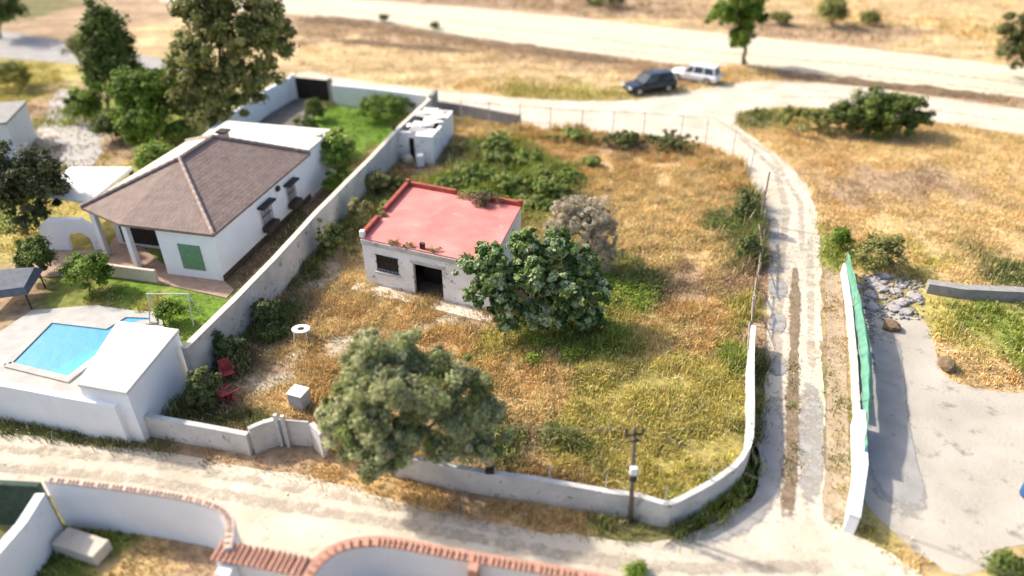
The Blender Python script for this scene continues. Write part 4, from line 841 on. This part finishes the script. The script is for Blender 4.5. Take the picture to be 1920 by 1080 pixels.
# ------------------------------------------------------------------ cars
def car(label, rear, front, paint, Lc, Wc, Hc, group=None):
    r = at(*rear)[:2]; f_ = at(*front)[:2]; d = f_ - r; ang = math.atan2(d[1], d[0]); c = (r + f_) / 2; side = np.array([-math.sin(ang), math.cos(ang)])
    # wheels given are on the near side: shift the centre away from the camera
    if side[1] < 0: side = -side
    c = c + side * Wc * .42
    o = bpy.data.objects.new('parked_car', None); C.objects.link(o); o.location = (c[0], c[1], 0); o.rotation_euler = (0, 0, ang); ORG[o.name] = np.zeros(3); tag(o, label, 'car')
    def loft(secs, name, m, bev=.0, parent=o):
        # secs: (x, [(halfwidth, z) bottom->top])
        k = len(secs[0][1]); v = []; f = []
        for x, pr in secs:
            v += [(x, -w, z) for w, z in pr] + [(x, w, z) for w, z in reversed(pr)]
        m_ = 2 * k
        for i in range(len(secs) - 1):
            for j in range(m_): f.append((i * m_ + j, i * m_ + (j + 1) % m_, (i + 1) * m_ + (j + 1) % m_, (i + 1) * m_ + j))
        f += [tuple(range(m_ - 1, -1, -1)), tuple(range((len(secs) - 1) * m_, len(secs) * m_))]
        b = MB(); b.add(v, f); return b.build(name, m, parent, bevel=bev, smooth=False)
    h = Wc / 2; zb = Hc * .57; hl = Lc / 2
    body = loft([(-hl, [(h * .80, .42), (h * .9, .6), (h * .86, zb * .9), (h * .78, zb * .97)]), (-hl + .18, [(h * .92, .28), (h, .6), (h * .96, zb * .95), (h * .88, zb)]), (-hl * .3, [(h * .95, .25), (h, .6), (h * .97, zb * .94), (h * .88, zb)]), (hl * .30, [(h * .95, .25), (h, .6), (h * .96, zb * .92), (h * .86, zb * .97)]), (hl * .72, [(h * .93, .26), (h * .98, .55), (h * .93, zb * .82), (h * .78, zb * .88)]), (hl * .94, [(h * .85, .28), (h * .90, .5), (h * .84, zb * .70), (h * .70, zb * .76)]), (hl, [(h * .7, .34), (h * .78, .5), (h * .72, zb * .62), (h * .6, zb * .66)])], 'body', paint, .04)
    zr = Hc - .06
    loft([(-hl + .22, [(h * .86, zb - .02), (h * .80, zb + .05)]), (-hl + .48, [(h * .86, zb - .02), (h * .68, zr - .03)]), (-hl * .15, [(h * .87, zb - .02), (h * .70, zr)]), (hl * .10, [(h * .87, zb - .02), (h * .68, zr - .03)]), (hl * .44, [(h * .84, zb - .03), (h * .78, zb + .03)])], 'windows', 'glass', .02)
    loft([(-hl + .42, [(h * .64, zr - .04), (h * .60, zr + .03)]), (-hl * .15, [(h * .71, zr - .01), (h * .66, zr + .06)]), (hl * .14, [(h * .66, zr - .05), (h * .62, zr + .01)])], 'roof', paint, .02)
    for s_ in (-1, 1):
        for xa, xb in ((-hl + .3, -hl + .50), (-hl * .42, -hl * .40), (hl * .00, hl * -.02), (hl * .42, hl * .12)): MB().tube([(xa, s_ * h * .855, zb), (xb, s_ * h * .70, zr)], .045, 5).build('pillar', paint, o)
    for s_ in (-1, 1):
        for xx in (-hl * .60, hl * .62):
            w = MB(); w.tube([(xx, s_ * (h - .22), .33), (xx, s_ * (h + .01), .33)], .34, 20); wo_ = w.build('wheel', 'tyre', o)
            w = MB(); w.tube([(xx, s_ * (h + .011), .33), (xx, s_ * (h + .03), .33)], .22, 14); w.build('rim', 'rim', wo_)
        MB().box((hl * .95, s_ * h * .66, zb * .66), (.22, .34, .16), rz=s_ * -.3).build('headlight', 'lamp', o, bevel=.02)
        MB().box((-hl + .05, s_ * h * .74, zb * .80), (.12, .22, .26)).build('tail_light', 'redlamp', o, bevel=.02)
        MB().box((hl * .28, s_ * (h + .06), zb + .03), (.14, .18, .12)).build('mirror', paint, o, bevel=.02)
    MB().box((hl - .01, 0, zb * .48), (.06, h * 1.0, .2)).build('grille', 'frame', o)
    return o
car('dark navy estate car parked on the dry grass beside the track', (1252, 172), (1197, 179), 'carblack', 4.7, 1.85, 1.68)
car('white estate car parked behind the dark car near the track junction', (1324, 159), (1270, 150), 'carwhite', 4.6, 1.82, 1.52)

# ------------------------------------------------------------------ trees
tree('pepper_tree', 'large grey green tree overhanging the front wall of the plot', (592, 632, 948, 905), (752, 872), OL, 620, 120000, .14, .05, clump_r=.30, r0=.26, seed=3, droop=.5, flat=.85, inner=.4, zlow=.9, cvar=.36, jut=.42,
     lobes=[(690, 668, 48, 0), (755, 662, 50, -.6), (815, 690, 48, -.5), (870, 715, 46, -.2), (905, 765, 46, 0), (918, 815, 38, .2), (668, 720, 48, .6), (735, 725, 52, .9), (800, 755, 55, 1.0), (860, 790, 50, .9), (640, 775, 44, .7), (700, 790, 52, 1.3), (765, 815, 46, 1.4), (628, 815, 38, 1.0), (672, 845, 44, 1.5), (728, 850, 44, 1.8), (700, 880, 30, 1.9), (880, 840, 38, .7), (820, 838, 34, 1.1), (615, 772, 26, .5)])
tree('fig_tree', 'broad dark green fig tree against the right corner of the red roofed hut', (862, 428, 1150, 640), (1000, 608), FIG, 760, 34000, .20, .13, clump_r=.21, r0=.2, seed=6, inner=.4, zlow=.5, cvar=.35,
     lobes=[(985, 462, 44, -.3), (1045, 468, 46, -.4), (1090, 500, 46, -.3), (1118, 545, 42, 0), (920, 480, 36, .2), (880, 505, 32, .5), (935, 520, 46, .7), (1000, 520, 54, .8), (1055, 545, 52, .8), (900, 550, 34, .9), (950, 575, 42, 1.1), (1010, 590, 44, 1.2), (1070, 595, 40, .8), (1105, 590, 34, .4), (955, 612, 24, 1.3)])
tree('bare_bush', 'round pale dry bush behind the fig tree', (1022, 358, 1170, 505), (1108, 500), [(.56, .48, .36), (.46, .38, .28), (.62, .54, .42), (.34, .31, .20)], 420, 40000, .16, .022, cat='shrub', clump_r=.2, r0=.08, seed=9, zlow=.3, inner=.3,
     lobes=[(1066, 402, 42, 0), (1118, 402, 46, 0), (1048, 440, 34, .3), (1134, 445, 44, .2), (1092, 430, 54, .4), (1128, 480, 42, .4)])
tree('roadside_tree', 'tall narrow green tree beside the upper road behind the cars', (1326, -40, 1440, 92), (1397, 122), GRN, 130, 12000, .32, .2, clump_r=.6, r0=.22, seed=2, zlow=1.6, lobes=[(1385, 5, 50, 0), (1360, 30, 34, .2), (1415, 25, 36, 0), (1390, 55, 30, .3), (1385, 80, 16, .2)])
tree('large_tree', 'large dark brown green tree towering over the villa driveway wall', (318, -70, 548, 220), (405, 262), BRN, 420, 44000, .27, .17, clump_r=.6, r0=.3, seed=12, inner=.35, zlow=1.0, cvar=.35,
     lobes=[(370, 20, 60, 0), (440, 10, 62, 0), (500, 40, 52, 0), (522, 95, 34, .2), (470, 85, 58, .6), (400, 80, 62, .6), (350, 90, 42, .4), (500, 140, 32, .4), (440, 150, 52, .9), (380, 155, 52, .9), (400, 195, 42, .8), (470, 180, 28, .6), (350, 190, 38, .6), (375, 215, 34, 1.0), (430, 200, 34, .9), (335, 140, 36, .5), (535, 60, 26, 0)])
tree('garden_tree', 'tall dark green tree left of the large brown green tree', (150, 0, 255, 190), (205, 230), DRK, 120, 12000, .28, .17, clump_r=.7, seed=14, zlow=1.0)
tree('garden_tree', 'bushy mid green tree at the foot of the tall dark green tree', (205, 110, 340, 240), (270, 262), GRN, 120, 12000, .26, .16, clump_r=.6, seed=15, zlow=.3)
tree('garden_tree', 'spreading olive green tree at the left edge beside the carport', (-30, 270, 125, 400), (45, 440), [(.07, .085, .03), (.11, .115, .045), (.05, .06, .025)], 120, 12000, .2, .13, clump_r=.55, seed=16, zlow=.6)
tree('garden_tree', 'dark tree standing out of the top left corner', (-50, -40, 40, 50), (0, 72), DRK, 60, 5000, .35, .2, clump_r=.9, seed=17, zlow=.5)
tree('garden_tree', 'mid green tree between the driveway wall and the villa roof', (225, 195, 312, 275), (270, 285), GRN, 80, 8000, .22, .14, clump_r=.5, seed=18, zlow=.2)
tree('field_tree', 'small rounded tree in the far field above the upper road', (1528, -10, 1592, 48), (1560, 50), BRN, 50, 4000, .34, .22, clump_r=.7, seed=19, zlow=.4)
tree('edge_tree', 'tall olive green tree at the top right edge', (1870, 10, 2000, 130), (1935, 150), [(.09, .10, .03), (.13, .13, .045)], 90, 7000, .34, .2, clump_r=.8, seed=20, zlow=.3)
tree('lemon_tree', 'light green broad leaved tree beside the white annex', (592, 240, 672, 345), (635, 335), LIM, 90, 5200, .2, .15, clump_r=.4, seed=21, zlow=.2, cvar=.35)
def shrub(label, box, cols, n=40, nl=3200, L=.14, Wd=.10, cr=.35, seed=0, name='shrub', group=None, dark=None, **kw):
    x0, y0, x1, y1 = box
    return tree(name, label, box, ((x0 + x1) / 2, y1 - (y1 - y0) * .12), cols, n, nl, L, Wd, cat='shrub', group=group, clump_r=cr, r0=.05, seed=seed, zlow=.1, **kw)
shrub('large rounded dark green shrub in the field right of the track', (1545, 168, 1745, 262), DRK, 300, 30000, .20, .13, .40, 30, lobes=[(1565, 222, 26, .2), (1630, 222, 38, .5), (1675, 205, 42, .3), (1645, 240, 30, 1.0), (1590, 215, 34, 0), (1640, 200, 44, 0), (1695, 205, 42, 0), (1725, 225, 28, .2), (1660, 228, 36, .8), (1610, 235, 30, .6), (1700, 240, 28, .7)])
shrub('low spreading green shrub left of the large rounded field shrub', (1450, 205, 1580, 250), BRN, 50, 4000, .2, .12, .4, 31)
shrub('dense green hedge shrub inside the white rear garden wall', (665, 178, 772, 228), GRN, 90, 8000, .16, .1, .4, 32)
shrub('dark clipped round shrub beside the driveway', (566, 182, 612, 232), DRK, 40, 5000, .12, .08, .35, 33)
shrub('dark round garden shrub on the terrace edge nearest the lawn', (118, 472, 218, 556), GRN, 60, 7000, .14, .09, .4, 34)
shrub('very dark garden shrub at the left, above the terrace', (26, 440, 104, 530), DRK, 50, 6000, .14, .09, .4, 35)
shrub('small green shrub under the lemon tree by the boundary wall', (600, 318, 672, 372), GRN, 40, 3400, .14, .1, .3, 36)
shrub('mixed green shrub on the near side of the dark clipped shrub', (545, 215, 600, 258), DRK, 30, 3000, .14, .1, .3, 37)
shrub('leafy shrub in the lawn behind the swing frame', (290, 560, 345, 612), GRN, 30, 3000, .12, .08, .3, 38)
shrub('small dark bush on the verge at the bottom right corner', (1850, 1030, 1925, 1090), DRK, 30, 3000, .12, .08, .3, 39)
shrub('small green bush growing in the lower road', (1172, 1050, 1222, 1085), GRN, 16, 1200, .1, .06, .2, 40)
shrub('dark flat bush at the top edge beyond the upper road', (1060, -22, 1190, 18), DRK, 40, 3000, .3, .2, .6, 41)
shrub('small lone bush on the upper road edge, left of the pair', (712, 26, 730, 44), DRK, 10, 700, .22, .14, .35, 42)
shrub('small lone bush on the upper road edge, right of the pair', (806, 40, 824, 56), DRK, 10, 700, .22, .14, .35, 43)
shrub('low green bush at the junction island beside the track', (1555, 425, 1600, 470), GRN, 26, 1800, .14, .09, .3, 44)
shrub('ragged olive bush at the near end of the far field island', (1600, 440, 1700, 512), BRN, 50, 4200, .14, .09, .35, 45)
shrub('green yellow bushes below the diagonal white wall on the left', (250, 262, 345, 345), LIM, 60, 5200, .18, .12, .45, 46)
shrub('dark shrub at the left of the pale garden path', (120, 160, 200, 240), GRN, 60, 5200, .2, .13, .5, 47)
BRB = [(.20, .27, .05), (.28, .35, .075), (.13, .19, .045), (.33, .33, .12)]
BL = [((838, 290, 925, 350), 'bramble clump right behind the ruined shed drum'), ((905, 228, 968, 300), 'tall bramble clump in front of the free end of the block wall'), ((925, 300, 1005, 372), 'bramble clump behind the middle of the red roof'), ((985, 300, 1080, 378), 'broad bramble clump behind the right corner of the red roof'), ((860, 345, 940, 388), 'low bramble clump touching the back parapet of the red roof'),
      ((1092, 278, 1130, 318), 'bright green bush alone in the straw at the back of the plot'), ((812, 318, 868, 362), 'bramble clump between the shed and the red roof'), ((955, 352, 1030, 392), 'yellow green bramble at the back right roof corner'), ((680, 318, 738, 368), 'weedy clump between the long wall and the hut, nearest the shed'), ((650, 372, 700, 430), 'weedy clump between the long wall and the hut, halfway along it'), ((595, 420, 655, 490), 'dark weedy clump along the long wall left of the hut'),
      ((1210, 250, 1300, 282), 'dark hedge clump in the back fence'), ((1130, 244, 1205, 280), 'smaller hedge clump in the back fence, left of the dark one'), ((1378, 365, 1420, 440), 'dark green scrub at the upper end of the side fence'), ((1382, 435, 1418, 500), 'dark green scrub halfway down the side fence'), ((1040, 236, 1110, 268), 'dry olive clump at the back fence in the middle'),
      ((706, 376, 742, 420), 'yellow green weed clump pushing over the left parapet of the red roof'), ((400, 628, 460, 690), 'dark weedy clump at the foot of the long wall near the pool house'), ((350, 690, 410, 770), 'dark weedy clump in the corner by the pool house'), ((470, 560, 530, 622), 'dark weedy clump at the foot of the long wall, halfway down')]
BL += [((800, 345, 862, 384), 'bramble clump just left of the back parapet, behind the roof'), ((905, 262, 960, 318), 'loose bramble clump in the middle of the back scrub'), ((960, 262, 1020, 312), 'pale bramble clump on the far side of the back scrub'), ((1040, 300, 1092, 345), 'bright bramble clump at the straw edge of the back scrub'), ((866, 300, 912, 345), 'dark bramble clump facing the side of the ruined shed')]
for k, (b_, l_) in enumerate(BL):
    A_ = (b_[2] - b_[0]) * (b_[3] - b_[1]); cols = BRB if k not in (8, 9, 10, 13, 14, 17, 18, 19, 11, 12) else ([(.13, .16, .05), (.19, .20, .07), (.09, .12, .04)] if k not in (8, 9) else [(.28, .28, .10), (.18, .21, .07), (.38, .32, .15)])
    shrub(l_, b_, cols, 60 + A_ // 60, 4200 + int(A_ * .9), .13, .075, .17, 60 + k, inner=.2, jut=.55, squash=.62 if k < 8 or k in (20, 21, 22, 23, 24) else 1, name='scrub_bush', group='scrub bushes in the overgrown plot')
for b_, l_, cc_ in (((300, 120, 372, 232), 'dark understorey shrub left of the large brown green tree', DRK), ((150, 130, 230, 215), 'bright green shrub in front of the tall dark garden tree', LIM), ((170, 205, 250, 272), 'wide dark shrub on the pale garden path', DRK), ((300, 225, 372, 275), 'yellow green shrub at the foot of the diagonal white wall', LIM), ((-30, 110, 60, 175), 'yellow olive shrub at the left edge below the side road', BRB if 0 else [(.28, .26, .05), (.22, .22, .05)]), ((120, 60, 180, 130), 'olive shrub under the tall dark garden tree beside the side road', BRN), ((560, 262, 604, 300), 'dark shrub squeezed between annex and lemon tree', DRK), ((1610, 20, 1650, 52), 'small pale bush right of the rounded field tree', BRN), ((1440, 20, 1485, 50), 'tiny olive bush between roadside tree and field tree', BRN)):
    shrub(l_, b_, cc_, 50, 4500, .2, .13, .45, 90 + len(l_))
# earth banks beside the upper road
def bank(pts, w, h, seed):
    P = []
    for i in range(len(pts) - 1):
        n = max(1, int(np.linalg.norm(pts[i + 1] - pts[i]) / .5))
        for k in range(n): P.append(pts[i] + (pts[i + 1] - pts[i]) * k / n)
    v = []; m = 9
    for i, p in enumerate(P):
        q = P[min(i + 1, len(P) - 1)] - P[max(i - 1, 0)]; q = q[:2] / np.linalg.norm(q[:2]); nn = np.array([-q[1], q[0]]); e = min(1, i / 6, (len(P) - 1 - i) / 6)
        ww = w * (.6 + .8 * fbm(np.array([p[0] * .4]), np.array([seed * 3.0]), seed)[0])
        for j in range(m):
            t = j / (m - 1) * 2 - 1; hh_ = h * e * math.cos(t * math.pi / 2) * (.4 + 1.2 * fbm(np.array([p[0] * .9 + t]), np.array([p[1] * .9 + t * 2]), seed)[0])
            v.append((p[0] + nn[0] * t * ww, p[1] + nn[1] * t * ww, hh_ + (0.012 if 0 < j < m - 1 else -.02)))
    f = [(i * m + j, (i + 1) * m + j, (i + 1) * m + j + 1, i * m + j + 1) for i in range(len(P) - 1) for j in range(m - 1)]
    o = MB().add(v, f).build('earth_bank', 'brownsoil', smooth=True); tag(o, kind='structure')
bank(px([(560, 34), (700, 48), (800, 66), (900, 82), (1060, 104), (1180, 118)]), .9, .5, 4)
bank(px([(620, 75), (760, 88), (900, 98)]), .6, .3, 8)
bank(px([(1420, 128), (1480, 143), (1600, 156), (1700, 168), (1900, 190)]), .8, .45, 12)
# dead branch fallen on the red roof
q = at(905, 385, 2.75); mb = MB()
for k in range(26):
    a = random.uniform(0, math.pi * 2); e = np.array([math.cos(a) * random.uniform(.4, 1.0), math.sin(a) * random.uniform(.2, .6), random.uniform(.05, .5)]); mb.tube([(q[0], q[1] + .2, 2.78), (q[0] + e[0] * .5, q[1] + .2 + e[1] * .5, 2.82 + e[2] * .7), (q[0] + e[0], q[1] + .2 + e[1], 2.75 + e[2])], [.03, .02, .008], 5)
br_ = thing('dead_plant', 'tangle of dead twigs and weeds hanging over the back of the red roof', 'plant', (q[0], q[1], 2.7)); mb.build('twigs', 'bark', br_)
crown_mesh('foliage', br_, (q[0], q[1] + .35, 3.0), (.9, .45, .25), 24, 1500, .12, .07, [(.17, .13, .07), (.12, .13, .05), (.22, .18, .09)], clump_r=.22, zmin=2.7)

# ------------------------------------------------------------------ grass and weeds
hutp = [hp(0, 0), hp(HW_, 0), hp(HW_, HD), hp(0, HD)]; shedp = [sp(0, 0), sp(2.9, 0), sp(2.9, 5.5), sp(0, 5.5)]
PLOT = [p for p in DW[:]] + [TW[0], TW[1], TW[3]] + px([(1031, 250), (1206, 262), (1322, 276), (1390, 310), (1424, 400), (1427, 480), (1408, 600), (1398, 690), (1396, 753), (1392, 868), (1370, 905), (1312, 945), (1250, 978), (1184, 960), (1027, 935), (834, 904), (735, 882), (612, 850), (590, 832), (530, 826), (504, 834), (474, 845), (300, 808), (330, 760)])
def grow(name, poly, dens, label, excl=(), hs=1.0, blades=5, width=.045, thr=None, lean=.55, **kw):
    p = scatter(poly, dens, excl); so_, gr_, hh_ = cover(p[:, 0], p[:, 1])
    nz = fbm(p[:, 0] * .9, p[:, 1] * .9, 77, 4); keep = RNG.random(len(p)) < np.clip(hh_[:, 1] * (nz * 3.6 - .95), .05, 1)
    p = p[keep]; gr_ = gr_[keep]; h = hh_[keep, 0] * hs * (.12 + 1.75 * fbm(p[:, 0] * 1.5, p[:, 1] * 1.5, 40, 3) ** 1.5)
    t = fbm(p[:, 0] * 1.9 + 9, p[:, 1] * 1.9, 50, 3)[:, None]; gr_ = gr_ * (.72 + .6 * t)
    t2 = RNG.random((len(p), 1)); gr_ = np.where(t2 < .12, gr_ * np.array([.62, .8, .7]), gr_); gr_ = np.where(t2 > .9, np.array([.66, .54, .32]) * .9 + gr_ * .1, gr_)
    return tufts(name, p, h, gr_, label, blades=blades, width=width, lean=lean, **kw)
grow('dry_grass', PLOT, 115, 'knee high dry and green grass filling the overgrown plot', excl=[hutp, shedp], blades=6, lean=.95, width=.036)
vp = px([(1441, 420), (1441, 600), (1436, 740), (1425, 870), (1392, 945), (1330, 1003), (1250, 1024), (1130, 1014), (1000, 995), (850, 968), (700, 935), (600, 905), (520, 888), (400, 872), (250, 846), (100, 826), (-40, 812), (-40, 780), (250, 832), (390, 842), (476, 856), (600, 862), (735, 898), (834, 920), (1027, 952), (1184, 980), (1254, 996), (1318, 960), (1385, 912), (1405, 870), (1408, 700), (1410, 600), (1430, 470), (1428, 400)])
def weeds(name, poly, dens, label, excl=(), size=.1, hmax=.55, green=True):
    p = scatter(poly, dens, excl); so_, gr_, hh_ = cover(p[:, 0], p[:, 1]); gness = gr_[:, 1] / (gr_[:, 0] + 1e-6)
    nz = fbm(p[:, 0] * .7 + 3, p[:, 1] * .7, 91, 3); k = RNG.random(len(p)) < np.clip((gness - .93) * 4, .01, 1) * np.clip(nz * 3.2 - 1.1, 0, 1)
    p = p[k]; gr_ = gr_[k]; nz = nz[k]; per = 9; N = len(p) * per
    c = np.repeat(p, per, 0) + RNG.normal(0, .14, (N, 2)); z = np.repeat(hmax * (nz * 1.7 - .35), per) * (.3 + .7 * RNG.random(N)) + .05
    nr = RNG.normal(0, .6, (N, 3)); nr[:, 2] += 1; nr /= np.linalg.norm(nr, axis=1, keepdims=True)
    col = np.repeat(gr_ * (.7 + .7 * RNG.random((len(p), 1))) * np.array([.95, 1.08, .9]), per, 0) * (.85 + .3 * RNG.random((N, 1)))
    v, f, cv = leaves(np.c_[c, z], nr, size, size * .62, col); tag(fast(name, v, f, 'leaf', col=cv), label, 'weeds', kind='stuff')
weeds('leafy_weeds', PLOT, 75, 'low leafy green weeds growing through the grass of the plot', excl=[hutp, shedp])
grow('fence_weeds', px([(960, 238), (1031, 244), (1120, 252), (1206, 256), (1322, 276), (1390, 312), (1424, 395), (1428, 480), (1412, 600), (1385, 600), (1390, 480), (1395, 400), (1360, 330), (1300, 292), (1206, 284), (1090, 272), (960, 262)]), 60, 'tall dead weeds piled along the back and side fence', hs=2.3, lean=.6, blades=7)
grow('scrub_grass', px([(820, 300), (900, 240), (980, 255), (1090, 330), (1010, 385), (940, 375), (860, 350), (790, 352)]), 50, 'tall mixed weeds between the bramble clumps behind the hut', hs=1.7, lean=.8, blades=7)
grow('wall_weeds', [p[:2] + np.array([.25, 0]) for p in DW] + [p[:2] + np.array([1.7, 0]) for p in DW[::-1]], 55, 'tall dark weeds along the foot of the long wall', hs=1.5, lean=.7, blades=7, excl=[shedp])
grow('verge_grass', vp, 60, 'rough weeds on the strip between the plot walls and the tracks', blades=7, hs=.72, width=.03, lean=.9)
ISL = px([(1390, 214), (1450, 204), (1540, 206), (1760, 232), (1990, 266), (1990, 545), (1735, 535), (1640, 508), (1580, 505), (1545, 500), (1542, 440), (1530, 365), (1495, 315), (1435, 270), (1384, 235)])
grow('field_grass', ISL, 34, 'dry straw field grass in the field right of the track', hs=.7, width=.05, spread=.3, blades=6)
FAR = px([(560, 30), (700, 42), (800, 60), (1060, 98), (1180, 112), (1300, 128), (1400, 123), (1480, 139), (1700, 164), (1900, 184), (1900, 200), (1740, 176), (1600, 157), (1420, 149), (1290, 168), (1200, 183), (1100, 187), (980, 181), (820, 165), (640, 144), (560, 124)])
grow('far_grass', FAR, 12, 'sparse mown straw between the track and the upper road', hs=1.2, width=.09, spread=.4)
FAR2 = px([(300, -25), (640, -10), (980, 18), (1340, 58), (1600, 84), (1930, 122), (2000, 130), (2000, -10)])
grow('hillside_grass', FAR2, 3.2, 'dry grass of the field beyond the upper road', hs=1.6, width=.16, spread=.5)
grow('lawn', px([(612, 190), (700, 190), (790, 190), (745, 240), (700, 290), (640, 330), (600, 300), (600, 250)]), 50, 'bright green lawn behind the villa annex', hs=.8, lean=.8)
grow('front_lawn', px([(210, 535), (300, 540), (425, 562), (352, 640), (330, 640), (300, 590), (180, 580), (160, 560)]), 60, 'bright green lawn above the swimming pool', hs=.8, lean=.8)
grow('side_weeds', px([(430, 535), (470, 485), (615, 352), (655, 335), (600, 385), (515, 475), (440, 550)]), 30, 'weeds in the narrow passage between villa and long wall', hs=.7)
grow('garden_weeds', px([(-60, 120), (100, 120), (150, 210), (300, 250), (350, 265), (160, 375), (60, 470), (-60, 480)]), 14, 'patchy weeds in the left garden', hs=.8, width=.08, spread=.3)
grow('yard_lawn', px([(1735, 560), (1990, 575), (1990, 735), (1800, 720), (1765, 695), (1745, 600)]), 34, 'yellow green lawn inside the yard on the right', hs=.6, width=.06)
grow('corner_grass', px([(1640, 1010), (1600, 1000), (1620, 965), (1720, 1040), (1760, 1080), (1700, 1080)]), 40, 'olive weeds at the bottom right beside the yard', hs=.6)
grow('inner_grass', px([(60, 990), (250, 1000), (400, 1040), (400, 1110), (-20, 1110)]), 50, 'green and straw grass inside the bottom left garden', hs=.5)
grow('strip_weeds', px([(1484, 500), (1494, 560), (1492, 700), (1497, 860), (1490, 950), (1465, 980), (1474, 880), (1478, 640)]), 16, 'thin weeds in the middle strip of the side track', hs=.45)
grow('verge_weeds', px([(1543, 500), (1578, 505), (1590, 700), (1590, 900), (1575, 1000), (1552, 960)]), 22, 'brown weeds on the verge beside the low yard wall', hs=.5)
